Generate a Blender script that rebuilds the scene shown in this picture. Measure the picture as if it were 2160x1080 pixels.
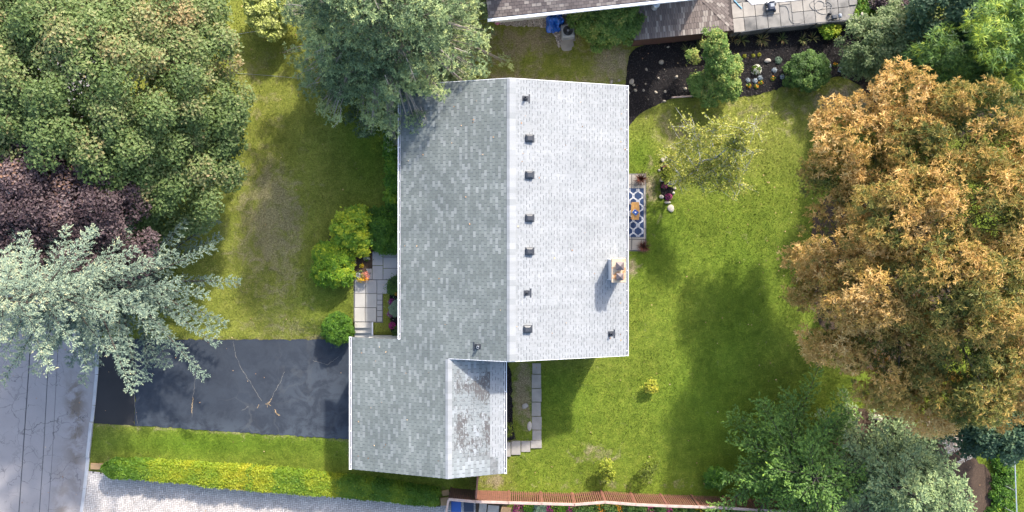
import bpy, math, random
import numpy as np
from math import radians, sin, cos, pi
from mathutils import Vector

# ------------------------------------------------------------------ camera, light, exposure
scene = bpy.context.scene
COL = scene.collection
for o in list(bpy.data.objects):
    bpy.data.objects.remove(o)
random.seed(7)
rng = np.random.default_rng(11)

CAM_H = 40.0                       # flying height of the drone above the lawn
FPX = 1500.0                       # focal length in photo pixels (25 mm on a 36 mm sensor)
NX, NY = 1075.0, 500.0             # where straight-down falls in the photo
cd = bpy.data.cameras.new('camera')
cam = bpy.data.objects.new('camera', cd)
COL.objects.link(cam)
cam.location = (0, 0, CAM_H)
cd.sensor_width = 36.0
cd.lens = 25.0
cd.shift_x = (1080 - NX) / 2160
cd.shift_y = -(540 - NY) / 2160
cd.clip_start = 0.5
cd.clip_end = 3000
scene.camera = cam

SUN_EL = radians(35)
SUN_AZ = math.atan2(0.46, 0.89)    # from +Y towards +X
w = bpy.data.worlds.new('World')
scene.world = w
w.use_nodes = True
nt = w.node_tree
sky = nt.nodes.new('ShaderNodeTexSky')
sky.sky_type = 'NISHITA'
sky.sun_disc = False
sky.sun_elevation = SUN_EL
sky.sun_rotation = SUN_AZ
sky.air_density = 1.0
sky.dust_density = 2.6
sky.ozone_density = 1.0
nt.nodes['Background'].inputs[1].default_value = 0.15
nt.links.new(sky.outputs[0], nt.nodes['Background'].inputs[0])
sl = bpy.data.lights.new('sun', 'SUN')
sl.energy = 2.7
sl.angle = radians(2.0)
sl.color = (1.0, 0.945, 0.86)
sun = bpy.data.objects.new('sun', sl)
COL.objects.link(sun)
sd = Vector((sin(SUN_AZ) * cos(SUN_EL), cos(SUN_AZ) * cos(SUN_EL), sin(SUN_EL)))
sun.rotation_euler = (-sd).to_track_quat('-Z', 'Y').to_euler()
sun.location = (20, 30, 60)
vs = scene.view_settings
vs.view_transform = 'Standard'
vs.look = 'None'
vs.exposure = 1.62
vs.gamma = 1.0
vs.use_curve_mapping = False


# ------------------------------------------------------------------ helpers
def P(px, py, z=0.0):
    """photo pixel at height z -> point of the place"""
    k = (CAM_H - z) / FPX
    return np.array([(px - NX) * k, (NY - py) * k, z])


def sstep(a, b, x):
    t = np.clip((x - a) / (b - a), 0, 1)
    return t * t * (3 - 2 * t)


def gz(x, y):
    """height of the ground: the front garden stands 0.42 m above the driveway"""
    x = np.asarray(x, float); y = np.asarray(y, float)
    h = 0.42 * sstep(-14.0, -10.6, x) * (1 - sstep(1.6, 5.5, y)) * (1 - sstep(-5.2, -4.7, x))
    low = np.where(x < -8.75, sstep(-5.72, -4.5, y), np.where(x < -7.62, (y > -4.62) * 1.0, (y > -5.42) * 1.0))
    return h * low


ORD = ['leftmost', 'second', 'third', 'fourth', 'fifth', 'sixth', 'seventh', 'eighth', 'ninth', 'tenth', 'eleventh', 'twelfth', 'thirteenth', 'fourteenth', 'fifteenth', 'sixteenth', 'seventeenth', 'eighteenth', 'nineteenth', 'twentieth']


def tag(o, label=None, cat=None, group=None, kind=None):
    if label: o['label'] = label
    if cat: o['category'] = cat
    if group: o['group'] = group
    if kind: o['kind'] = kind
    return o


def empty(name, loc, label=None, cat=None, group=None, kind=None):
    o = bpy.data.objects.new(name, None)
    o.empty_display_size = 0.2
    o.location = [float(c) for c in loc]
    COL.objects.link(o)
    return tag(o, label, cat, group, kind)


def put(o, parent):
    """parent to an object that sits unrotated at its own location, keeping world coordinates of the mesh"""
    if parent is not None:
        o.parent = parent
        L = Vector((0, 0, 0))
        p = parent
        while p is not None:
            L += p.location
            p = p.parent
        o.location = -L
    return o


def mk(name, V, F, mat, parent=None, tint=None, smooth=False, attrs=None):
    """one mesh object. V in place coordinates; F list of tuples or one int array (m,k)."""
    me = bpy.data.meshes.new(name)
    V = np.asarray(V, np.float32).reshape(-1, 3)
    if isinstance(F, np.ndarray):
        m, k = F.shape
        me.vertices.add(len(V)); me.vertices.foreach_set('co', V.ravel())
        me.loops.add(m * k); me.loops.foreach_set('vertex_index', F.astype(np.int32).ravel())
        me.polygons.add(m)
        me.polygons.foreach_set('loop_start', np.arange(0, m * k, k, dtype=np.int32))
        me.update(calc_edges=True)
    else:
        me.from_pydata([tuple(map(float, v)) for v in V], [], [tuple(int(i) for i in f) for f in F])
        me.update()
    if tint is not None:
        a = me.attributes.new('tint', 'FLOAT', 'FACE')
        a.data.foreach_set('value', np.asarray(tint, np.float32))
    for n, vals in (attrs or {}).items():
        dom = 'POINT' if len(vals) == len(V) else 'FACE'
        a = me.attributes.new(n, 'FLOAT', dom)
        a.data.foreach_set('value', np.asarray(vals, np.float32))
    me.polygons.foreach_set('use_smooth', np.full(len(me.polygons), bool(smooth)))
    if mat: me.materials.append(mat)
    o = bpy.data.objects.new(name, me)
    COL.objects.link(o)
    return put(o, parent)


class MB:
    """collects boxes, tubes, prisms into one mesh"""
    def __init__(s): s.V = []; s.F = []; s.T = []

    def add(s, V, F, t=0.5):
        b = len(s.V)
        s.V.extend([tuple(map(float, v)) for v in V])
        s.F.extend([tuple(int(i) + b for i in f) for f in F])
        s.T.extend([t] * len(F))
        return s

    def box(s, c, size, rz=0.0, t=0.5, bev=0.0):
        cx, cy, cz = c; sx, sy, sz = [q / 2 for q in size]
        ca, sa = cos(rz), sin(rz)
        def pt(x, y, z): return (cx + x * ca - y * sa, cy + x * sa + y * ca, cz + z)
        if bev <= 0:
            V = [pt(x, y, z) for z in (-sz, sz) for x, y in ((-sx, -sy), (sx, -sy), (sx, sy), (-sx, sy))]
            F = [(3, 2, 1, 0), (4, 5, 6, 7), (0, 1, 5, 4), (1, 2, 6, 5), (2, 3, 7, 6), (3, 0, 4, 7)]
        else:
            b = min(bev, sx * .9, sy * .9, sz * .9)
            V = []
            for z, ins in ((-sz, b), (-sz + b, 0), (sz - b, 0), (sz, b)):
                x_, y_ = sx - ins, sy - ins
                c_ = b * 0.6
                for x, y in ((-x_ + c_, -y_), (x_ - c_, -y_), (x_, -y_ + c_), (x_, y_ - c_), (x_ - c_, y_), (-x_ + c_, y_), (-x_, y_ - c_), (-x_, -y_ + c_)):
                    V.append(pt(x, y, z))
            F = [tuple(range(7, -1, -1)), tuple(range(24, 32))]
            for r in range(3):
                for i in range(8):
                    j = (i + 1) % 8
                    F.append((r * 8 + i, r * 8 + j, r * 8 + 8 + j, r * 8 + 8 + i))
        return s.add(V, F, t)

    def prism(s, poly, z0, z1, t=0.5):
        """poly (x,y) list, counter-clockwise; z0, z1 numbers or functions of (x,y)"""
        a = 0
        n = len(poly)
        for i in range(n):
            x0, y0 = poly[i][:2]; x1, y1 = poly[(i + 1) % n][:2]
            a += x0 * y1 - x1 * y0
        if a < 0: poly = poly[::-1]
        f0 = z0 if callable(z0) else (lambda x, y: z0)
        f1 = z1 if callable(z1) else (lambda x, y: z1)
        V = [(p[0], p[1], f0(p[0], p[1])) for p in poly] + [(p[0], p[1], f1(p[0], p[1])) for p in poly]
        F = [tuple(range(n - 1, -1, -1)), tuple(range(n, 2 * n))]
        for i in range(n):
            j = (i + 1) % n
            F.append((i, j, n + j, n + i))
        return s.add(V, F, t)

    def tube(s, pts, r, sides=6, t=0.5, cap=True):
        pts = [np.asarray(p, float) for p in pts]
        n = len(pts)
        rs = r if hasattr(r, '__len__') else [r] * n
        V = []; F = []
        for i, p in enumerate(pts):
            d = pts[min(i + 1, n - 1)] - pts[max(i - 1, 0)]
            d = d / (np.linalg.norm(d) + 1e-9)
            ref = np.array([0, 0, 1.0]) if abs(d[2]) < 0.9 else np.array([1.0, 0, 0])
            u = np.cross(d, ref); u /= np.linalg.norm(u) + 1e-9
            v = np.cross(d, u)
            for k in range(sides):
                a = 2 * pi * k / sides
                V.append(p + rs[i] * (cos(a) * u + sin(a) * v))
        for i in range(n - 1):
            for k in range(sides):
                l = (k + 1) % sides
                F.append((i * sides + k, i * sides + l, (i + 1) * sides + l, (i + 1) * sides + k))
        if cap:
            F.append(tuple(range(sides)))
            F.append(tuple((n - 1) * sides + k for k in range(sides - 1, -1, -1)))
        return s.add(V, F, t)

    def lathe(s, c, prof, sides=16, t=0.5):
        """prof: list of (radius, z)"""
        V = []; F = []
        for r, z in prof:
            for k in range(sides):
                a = 2 * pi * k / sides
                V.append((c[0] + r * cos(a), c[1] + r * sin(a), c[2] + z))
        for i in range(len(prof) - 1):
            for k in range(sides):
                l = (k + 1) % sides
                F.append((i * sides + k, i * sides + l, (i + 1) * sides + l, (i + 1) * sides + k))
        F.append(tuple(range(sides - 1, -1, -1)))
        F.append(tuple((len(prof) - 1) * sides + k for k in range(sides)))
        return s.add(V, F, t)

    def build(s, name, mat, parent=None, smooth=False, tinted=False):
        return mk(name, s.V, s.F, mat, parent, s.T if tinted else None, smooth)


def inpoly(x, y, poly):
    x = np.asarray(x); y = np.asarray(y)
    r = np.zeros(x.shape, bool)
    n = len(poly)
    for i in range(n):
        x0, y0 = poly[i][:2]; x1, y1 = poly[(i + 1) % n][:2]
        c = ((y0 > y) != (y1 > y)) & (x < (x1 - x0) * (y - y0) / (y1 - y0 + 1e-12) + x0)
        r ^= c
    return r


def PP(pts, z=0.0):
    return [tuple(P(a, b, z)[:2]) for a, b in pts]


# ------------------------------------------------------------------ materials
def nodes_of(name):
    m = bpy.data.materials.new(name)
    m.use_nodes = True
    return m, m.node_tree, m.node_tree.nodes['Principled BSDF']


def noise(nt, co, scale, detail=4.0, rough=0.55, dist=0.0):
    n = nt.nodes.new('ShaderNodeTexNoise')
    n.inputs['Scale'].default_value = scale
    n.inputs['Detail'].default_value = detail
    n.inputs['Roughness'].default_value = rough
    n.inputs['Distortion'].default_value = dist
    nt.links.new(co, n.inputs['Vector'])
    return n.outputs[0]


def ramp(nt, fac, stops, interp='LINEAR'):
    r = nt.nodes.new('ShaderNodeValToRGB')
    r.color_ramp.interpolation = interp
    e = r.color_ramp.elements
    e[0].position, e[0].color = stops[0][0], (*stops[0][1], 1)
    e[1].position, e[1].color = stops[-1][0], (*stops[-1][1], 1)
    for p, c in stops[1:-1]:
        q = e.new(p); q.color = (*c, 1)
    nt.links.new(fac, r.inputs[0])
    return r.outputs[0]


def mixc(nt, fac, a, b, mode='MIX'):
    m = nt.nodes.new('ShaderNodeMix')
    m.data_type = 'RGBA'; m.blend_type = mode
    for s, v in ((m.inputs[0], fac), (m.inputs[6], a), (m.inputs[7], b)):
        if isinstance(v, (int, float)): s.default_value = v
        elif isinstance(v, tuple): s.default_value = (*v, 1)
        else: nt.links.new(v, s)
    return m.outputs[2]


def mathn(nt, op, a, b=None, clamp=False):
    m = nt.nodes.new('ShaderNodeMath'); m.operation = op; m.use_clamp = clamp
    for s, v in zip(m.inputs, (a, b)):
        if v is None: continue
        if isinstance(v, (int, float)): s.default_value = v
        else: nt.links.new(v, s)
    return m.outputs[0]


def maprange(nt, v, a, b, c=0.0, d=1.0):
    m = nt.nodes.new('ShaderNodeMapRange')
    nt.links.new(v, m.inputs[0])
    for i, q in enumerate((a, b, c, d)): m.inputs[i + 1].default_value = q
    return m.outputs[0]


def pos(nt):
    return nt.nodes.new('ShaderNodeNewGeometry').outputs['Position']


def attr(nt, name):
    a = nt.nodes.new('ShaderNodeAttribute'); a.attribute_name = name
    return a.outputs['Fac']


def bump(nt, bs, h, strength=0.4, dist=0.02):
    b = nt.nodes.new('ShaderNodeBump')
    b.inputs['Strength'].default_value = strength
    b.inputs['Distance'].default_value = dist
    nt.links.new(h, b.inputs['Height'])
    nt.links.new(b.outputs[0], bs.inputs['Normal'])


def M(name, a, b=None, scale=6.0, rough=0.7, bumps=0.15, fine=60.0, metal=0.0, spread=(0.3, 0.7)):
    """painted or mineral surface: two tones in uneven patches with fine grain"""
    m, nt, bs = nodes_of(name)
    b = b or tuple(c * 0.8 for c in a)
    co = pos(nt)
    c = ramp(nt, noise(nt, co, scale, 6), [(spread[0], b), (spread[1], a)])
    g = noise(nt, co, fine, 3)
    c = mixc(nt, 0.35, c, ramp(nt, g, [(0.2, (0.35, 0.35, 0.35)), (0.8, (0.65, 0.65, 0.65))]), 'OVERLAY')
    nt.links.new(c, bs.inputs['Base Color'])
    bs.inputs['Roughness'].default_value = rough
    bs.inputs['Metallic'].default_value = metal
    if bumps: bump(nt, bs, g, bumps, 0.01)
    return m


def leafmat(name, stops, rough=0.55, trans=0.30, vary=0.25):
    """leaves: the hue of each leaf comes from its own 'tint', with slow drift through the crown"""
    m, nt, bs = nodes_of(name)
    co = pos(nt)
    t = attr(nt, 'tint')
    n = noise(nt, co, 0.55, 3)
    t2 = mathn(nt, 'ADD', t, mathn(nt, 'MULTIPLY', mathn(nt, 'SUBTRACT', n, 0.5), vary * 2), True)
    c = ramp(nt, t2, stops)
    nt.links.new(c, bs.inputs['Base Color'])
    bs.inputs['Roughness'].default_value = rough
    bs.inputs['Specular IOR Level'].default_value = 0.35
    tr = nt.nodes.new('ShaderNodeBsdfTranslucent')
    nt.links.new(c, tr.inputs[0])
    mx = nt.nodes.new('ShaderNodeMixShader')
    mx.inputs[0].default_value = trans
    nt.links.new(bs.outputs[0], mx.inputs[1]); nt.links.new(tr.outputs[0], mx.inputs[2])
    nt.links.new(mx.outputs[0], nt.nodes['Material Output'].inputs[0])
    return m


def lawnmat():
    m, nt, bs = nodes_of('lawn_grass')
    co = pos(nt)
    big = noise(nt, co, 0.28, 5, 0.6)
    mid = noise(nt, co, 1.9, 9, 0.78, 0.3)
    fine = noise(nt, co, 14.0, 4, 0.7)
    vf = noise(nt, co, 45.0, 2, 0.7)
    g = ramp(nt, mid, [(0.25, (0.108, 0.130, 0.019)), (0.5, (0.165, 0.182, 0.030)), (0.75, (0.250, 0.245, 0.055))])
    lush = ramp(nt, mid, [(0.25, (0.064, 0.102, 0.010)), (0.5, (0.116, 0.158, 0.016)), (0.78, (0.215, 0.236, 0.034))])
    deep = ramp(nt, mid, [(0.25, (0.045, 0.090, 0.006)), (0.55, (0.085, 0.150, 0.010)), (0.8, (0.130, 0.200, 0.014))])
    dry = ramp(nt, fine, [(0.25, (0.180, 0.140, 0.080)), (0.75, (0.36, 0.285, 0.19))])
    c = mixc(nt, attr(nt, 'lush'), g, lush)
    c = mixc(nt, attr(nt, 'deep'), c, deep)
    dn = mathn(nt, 'ADD', attr(nt, 'dry'), maprange(nt, noise(nt, co, 1.5, 8, 0.72, 0.8), 0.32, 0.68, -0.55, 0.5))
    dn = mathn(nt, 'MULTIPLY', maprange(nt, dn, 0.32, 0.95), attr(nt, 'drymax'), True)
    c = mixc(nt, dn, c, dry)
    c = mixc(nt, 0.9, c, ramp(nt, fine, [(0.25, (0.24, 0.24, 0.24)), (0.75, (0.78, 0.78, 0.78))]), 'OVERLAY')
    c = mixc(nt, 0.75, c, ramp(nt, vf, [(0.25, (0.25, 0.25, 0.25)), (0.75, (0.78, 0.78, 0.78))]), 'OVERLAY')
    c = mixc(nt, 0.6, c, ramp(nt, big, [(0.3, (0.35, 0.35, 0.35)), (0.7, (0.64, 0.64, 0.64))]), 'OVERLAY')
    nt.links.new(c, bs.inputs['Base Color'])
    bs.inputs['Roughness'].default_value = 0.85
    bs.inputs['Specular IOR Level'].default_value = 0.15
    bump(nt, bs, mathn(nt, 'ADD', fine, vf), 0.7, 0.05)
    return m


def shinglemat(name, dark, mid, light, flecks=False, stain=0.8):
    m, nt, bs = nodes_of(name)
    co = pos(nt)
    t = attr(nt, 'tint')
    c = ramp(nt, t, [(0.0, dark), (0.3, tuple(0.80 * q for q in mid)), (0.55, mid), (1.0, light)])
    c = mixc(nt, stain, c, ramp(nt, noise(nt, co, 0.45, 5, 0.6), [(0.25, (0.33, 0.345, 0.36)), (0.7, (0.58, 0.58, 0.575))]), 'OVERLAY')
    sm = nt.nodes.new('ShaderNodeMapping'); sm.inputs['Scale'].default_value = (0.35, 3.0, 0.35)
    nt.links.new(co, sm.inputs[0])
    c = mixc(nt, 0.55 if 'roof' in name else 0.0, c, ramp(nt, noise(nt, sm.outputs[0], 1.0, 5, 0.65), [(0.3, (0.40, 0.40, 0.395)), (0.65, (0.54, 0.54, 0.54))]), 'OVERLAY')
    gr = noise(nt, co, 55, 3, 0.7)
    c = mixc(nt, 0.45, c, ramp(nt, gr, [(0.2, (0.33, 0.33, 0.33)), (0.8, (0.67, 0.67, 0.67))]), 'OVERLAY')
    if flecks:
        mp = nt.nodes.new('ShaderNodeMapping')
        mp.inputs['Scale'].default_value = (3.2, 1.3, 1.0)
        nt.links.new(co, mp.inputs[0])
        f = noise(nt, mp.outputs[0], 3.4, 8, 0.82, 0.4)
        f2 = noise(nt, co, 0.9, 3, 0.6)
        f = mathn(nt, 'ADD', f, maprange(nt, f2, 0.35, 0.65, -0.10, 0.07))
        wear = mathn(nt, 'MULTIPLY', maprange(nt, f, 0.465, 0.52), attr(nt, 'wear'), True)
        c = mixc(nt, wear, c, ramp(nt, gr, [(0.3, (0.055, 0.052, 0.052)), (0.7, (0.125, 0.118, 0.115))]))
    nt.links.new(c, bs.inputs['Base Color'])
    bs.inputs['Roughness'].default_value = 0.8
    bs.inputs['Specular IOR Level'].default_value = 0.3
    bump(nt, bs, gr, 0.5, 0.01)
    return m


def asphaltmat(name, a, b, crack=0.0, crackcol=(0.03, 0.03, 0.035), stain=None, crackscale=0.55, speck=0.5):
    m, nt, bs = nodes_of(name)
    co = pos(nt)
    c = ramp(nt, noise(nt, co, 0.7, 7, 0.65, 0.3), [(0.28, b), (0.72, a)])
    gr = noise(nt, co, 38, 3, 0.75)
    c = mixc(nt, speck, c, ramp(nt, gr, [(0.2, (0.3, 0.3, 0.3)), (0.8, (0.7, 0.7, 0.7))]), 'OVERLAY')
    if stain is not None:
        st = mathn(nt, 'MULTIPLY', attr(nt, 'stain'), maprange(nt, noise(nt, co, 1.1, 6, 0.7, 0.5), 0.42, 0.56), True)
        c = mixc(nt, st, c, stain)
    if crack:
        wob = nt.nodes.new('ShaderNodeTexNoise'); wob.inputs['Scale'].default_value = 1.4; wob.inputs['Detail'].default_value = 6
        nt.links.new(co, wob.inputs['Vector'])
        ad = nt.nodes.new('ShaderNodeMixRGB'); ad.blend_type = 'LINEAR_LIGHT'; ad.inputs[0].default_value = 0.42
        nt.links.new(co, ad.inputs[1]); nt.links.new(wob.outputs['Color'], ad.inputs[2])
        tot = None
        for sc, wd in ((crackscale, 0.011), (crackscale * 3.1, 0.016)):
            v = nt.nodes.new('ShaderNodeTexVoronoi'); v.feature = 'DISTANCE_TO_EDGE'
            v.inputs['Scale'].default_value = sc
            nt.links.new(ad.outputs[0], v.inputs['Vector'])
            q = maprange(nt, v.outputs['Distance'], wd * 0.35, wd, 1, 0)
            gate = maprange(nt, noise(nt, co, sc * 0.55, 3), 0.44, 0.60)
            q = mathn(nt, 'MULTIPLY', q, gate, True)
            tot = q if tot is None else mathn(nt, 'MAXIMUM', tot, q)
        c = mixc(nt, mathn(nt, 'MULTIPLY', tot, crack), c, crackcol)
    nt.links.new(c, bs.inputs['Base Color'])
    bs.inputs['Roughness'].default_value = 0.82
    bump(nt, bs, gr, 0.35, 0.01)
    return m


def mulchmat(name, a, b):
    m, nt, bs = nodes_of(name)
    co = pos(nt)
    f = noise(nt, co, 22, 5, 0.8)
    c = ramp(nt, f, [(0.3, b), (0.62, a), (0.8, tuple(q * 2.0 for q in a))])
    c = mixc(nt, 0.6, c, ramp(nt, noise(nt, co, 1.2, 4), [(0.3, (0.38, 0.38, 0.38)), (0.7, (0.62, 0.62, 0.62))]), 'OVERLAY')
    nt.links.new(c, bs.inputs['Base Color'])
    bs.inputs['Roughness'].default_value = 0.95
    bs.inputs['Specular IOR Level'].default_value = 0.1
    bump(nt, bs, f, 0.9, 0.04)
    return m


def plainmat(name, c, rough=0.5, metal=0.0, spec=0.5):
    return M(name, c, tuple(q * 0.86 for q in c), 9.0, rough, 0.08, 90.0, metal)


LAWN = lawnmat()
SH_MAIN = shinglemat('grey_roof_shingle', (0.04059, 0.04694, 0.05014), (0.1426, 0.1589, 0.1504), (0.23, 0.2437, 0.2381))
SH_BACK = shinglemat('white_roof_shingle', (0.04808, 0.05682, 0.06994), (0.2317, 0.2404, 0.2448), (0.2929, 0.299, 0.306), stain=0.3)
SH_OLD = shinglemat('worn_roof_shingle', (0.085, 0.095, 0.105), (0.225, 0.242, 0.242), (0.32, 0.335, 0.345), True)
SH_BROWN = shinglemat('brown_roof_shingle', (0.0425, 0.034, 0.034), (0.1403, 0.1122, 0.1037), (0.289, 0.2465, 0.2125))
SH_TAUPE = shinglemat('taupe_roof_shingle', (0.0616, 0.0484, 0.044), (0.1716, 0.1364, 0.1214), (0.3168, 0.2728, 0.2376))
DECK = M('roof_felt', (0.11, 0.115, 0.125), (0.08, 0.085, 0.09), 5, 0.9)
DECKB = M('brown_roof_felt', (0.07, 0.055, 0.05), None, 5, 0.9)
WHITE = M('white_gutter_paint', (0.80, 0.80, 0.82), (0.70, 0.70, 0.71), 3, 0.4, 0.05)
WALLP = M('pale_siding', (0.62, 0.61, 0.57), (0.55, 0.54, 0.50), 2, 0.6)
WALLB = M('red_brown_brick', (0.17, 0.075, 0.055), (0.10, 0.045, 0.035), 7, 0.85, 0.4, 30)
CONC = M('pale_concrete', (0.416, 0.392, 0.352), (0.336, 0.316, 0.288), 1.4, 0.85, 0.3, 45)
CONC2 = M('weathered_concrete', (0.3091, 0.2834, 0.2502), (0.2208, 0.2024, 0.1803), 1.8, 0.88, 0.3, 45)
CONCD = M('stained_concrete', (0.2111, 0.1994, 0.1838), (0.0782, 0.07664, 0.07429), 1.1, 0.88, 0.3, 45, spread=(0.34, 0.58))
WALK = M('walk_concrete', (0.37, 0.3515, 0.3256), (0.296, 0.2849, 0.2738), 1.0, 0.85, 0.25, 50)
KERB = M('kerb_concrete', (0.4048, 0.4048, 0.414), (0.3128, 0.3128, 0.3174), 2.0, 0.85, 0.3, 45)
SAND = M('sandstone_block', (0.425, 0.2635, 0.1275), (0.357, 0.221, 0.1105), 4, 0.85, 0.3)
ROADM = asphaltmat('road_asphalt', (0.273, 0.2525, 0.2492), (0.2265, 0.2094, 0.2087), 0.85, (0.06388, 0.05907, 0.06113), (0.1336, 0.1053, 0.08276), 0.42, 0.45)
DRIVE = asphaltmat('sealed_asphalt', (0.02198, 0.02978, 0.04351), (0.01221, 0.01702, 0.02664), 0.35, (0.07326, 0.07489, 0.07548), (0.05047, 0.06297, 0.07992), 0.10, 0.85)
APRON = asphaltmat('old_asphalt', (0.02057, 0.01945, 0.02057), (0.01272, 0.01197, 0.01272), 0.0, speck=0.8)
PAVER = shinglemat('driveway_paver', (0.09072, 0.08208, 0.07716), (0.4173, 0.3758, 0.3452), (0.5443, 0.4925, 0.4548))
JOINT = M('paver_joint_sand', (0.1275, 0.1232, 0.119), (0.085, 0.085, 0.08075), 3, 0.95)
MULCH = mulchmat('black_mulch', (0.022, 0.019, 0.019), (0.008, 0.0075, 0.008))
SOIL = mulchmat('brown_soil', (0.085, 0.060, 0.042), (0.035, 0.025, 0.019))
LEAFSOIL = mulchmat('leaf_litter_soil', (0.105, 0.072, 0.052), (0.045, 0.032, 0.025))
BARKG = M('grey_bark', (0.16, 0.135, 0.11), (0.08, 0.066, 0.052), 9, 0.9, 0.6, 24)
BARKD = M('dark_bark', (0.075, 0.058, 0.045), (0.035, 0.028, 0.022), 9, 0.9, 0.6, 24)
TWIG = M('pale_twig', (0.36, 0.31, 0.26), (0.24, 0.20, 0.16), 9, 0.85)
BIRCHB = M('white_birch_bark', (0.462, 0.448, 0.427), (0.252, 0.231, 0.21), 7, 0.7, 0.3, 20, spread=(0.34, 0.46))
STONE = M('field_stone', (0.357, 0.306, 0.2295), (0.2295, 0.1997, 0.1615), 5, 0.85, 0.4, 25)
STONEW = M('pale_stone', (0.416, 0.368, 0.304), (0.32, 0.288, 0.24), 5, 0.85, 0.4, 25)
FENCE = M('red_brown_stained_wood', (0.2295, 0.0972, 0.063), (0.1485, 0.0648, 0.045), 5, 0.7, 0.3, 30)
FENCED = M('dark_brown_stained_wood', (0.115, 0.052, 0.036), (0.065, 0.032, 0.024), 5, 0.75, 0.3, 30)
RAILW = M('weathered_rail_wood', (0.48, 0.36, 0.304), (0.336, 0.232, 0.188), 4, 0.8, 0.3, 30)
METALD = M('dark_vent_metal', (0.03375, 0.03825, 0.04725), (0.0225, 0.02565, 0.03375), 6, 0.45, 0.05)
METALB = M('black_metal', (0.018, 0.019, 0.021), None, 6, 0.45, 0.05)
METALG = M('galvanised_metal', (0.62, 0.64, 0.66), (0.52, 0.54, 0.56), 5, 0.35, 0.05, metal=0.6)
CAPM = M('brown_flue_metal', (0.135, 0.105, 0.105), (0.09, 0.07, 0.07), 6, 0.5, 0.05)
ACG = M('grey_painted_steel', (0.2419, 0.265, 0.2995), (0.2074, 0.2246, 0.2534), 4, 0.45, 0.05)
TARP = M('blue_tarp', (0.012, 0.11, 0.48), (0.006, 0.055, 0.28), 5, 0.4, 0.3, 18)
BLUEP = plainmat('blue_plastic', (0.015, 0.075, 0.30), 0.4)
NAVYP = plainmat('navy_plastic', (0.014, 0.024, 0.052), 0.4)
DARKP = plainmat('dark_grey_plastic', (0.035, 0.042, 0.055), 0.5)
NAVY = M('navy_rug', (0.020, 0.042, 0.105), (0.014, 0.030, 0.078), 5, 0.95, 0.4, 70)
RUGW = M('white_rug_yarn', (0.561, 0.561, 0.578), (0.4675, 0.4675, 0.493), 9, 0.95, 0.3, 70)
BAMB = M('honey_wood', (0.476, 0.255, 0.07225), (0.391, 0.1997, 0.051), 4, 0.45, 0.1, 40)
GLASS = plainmat('window_glass', (0.03, 0.04, 0.05), 0.08)
WATER = plainmat('pool_water', (0.05, 0.32, 0.55), 0.05)
LINER = plainmat('pale_blue_pool_edge', (0.16, 0.42, 0.62), 0.4)
HOSEM = plainmat('grey_hose_rubber', (0.19, 0.185, 0.18), 0.6)
CABLE = plainmat('black_cable', (0.02, 0.023, 0.03), 0.6)
GRAVEL = shinglemat('round_pebble', (0.12, 0.10, 0.09), (0.31, 0.26, 0.22), (0.56, 0.50, 0.45))
TANPAVE = M('tan_paving', (0.36, 0.285, 0.215), (0.25, 0.195, 0.15), 5, 0.9, 0.3)
CREAM = M('cream_paving_band', (0.60, 0.53, 0.44), (0.50, 0.44, 0.36), 5, 0.9, 0.2)
TERRA = plainmat('terracotta', (0.42, 0.16, 0.075), 0.8)
PINKP = plainmat('pink_plastic', (0.50, 0.17, 0.27), 0.5)
CHIMP = M('crown_mortar', (0.47, 0.36, 0.25), (0.36, 0.17, 0.06), 3.2, 0.85, 0.3, 40, spread=(0.36, 0.50))
CHIMS = M('chimney_white_siding', (0.51, 0.5185, 0.5355), (0.425, 0.4335, 0.4505), 3, 0.6)
GRASSB = LAWN

# ------------------------------------------------------------------ ground
K0 = CAM_H / FPX


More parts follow.
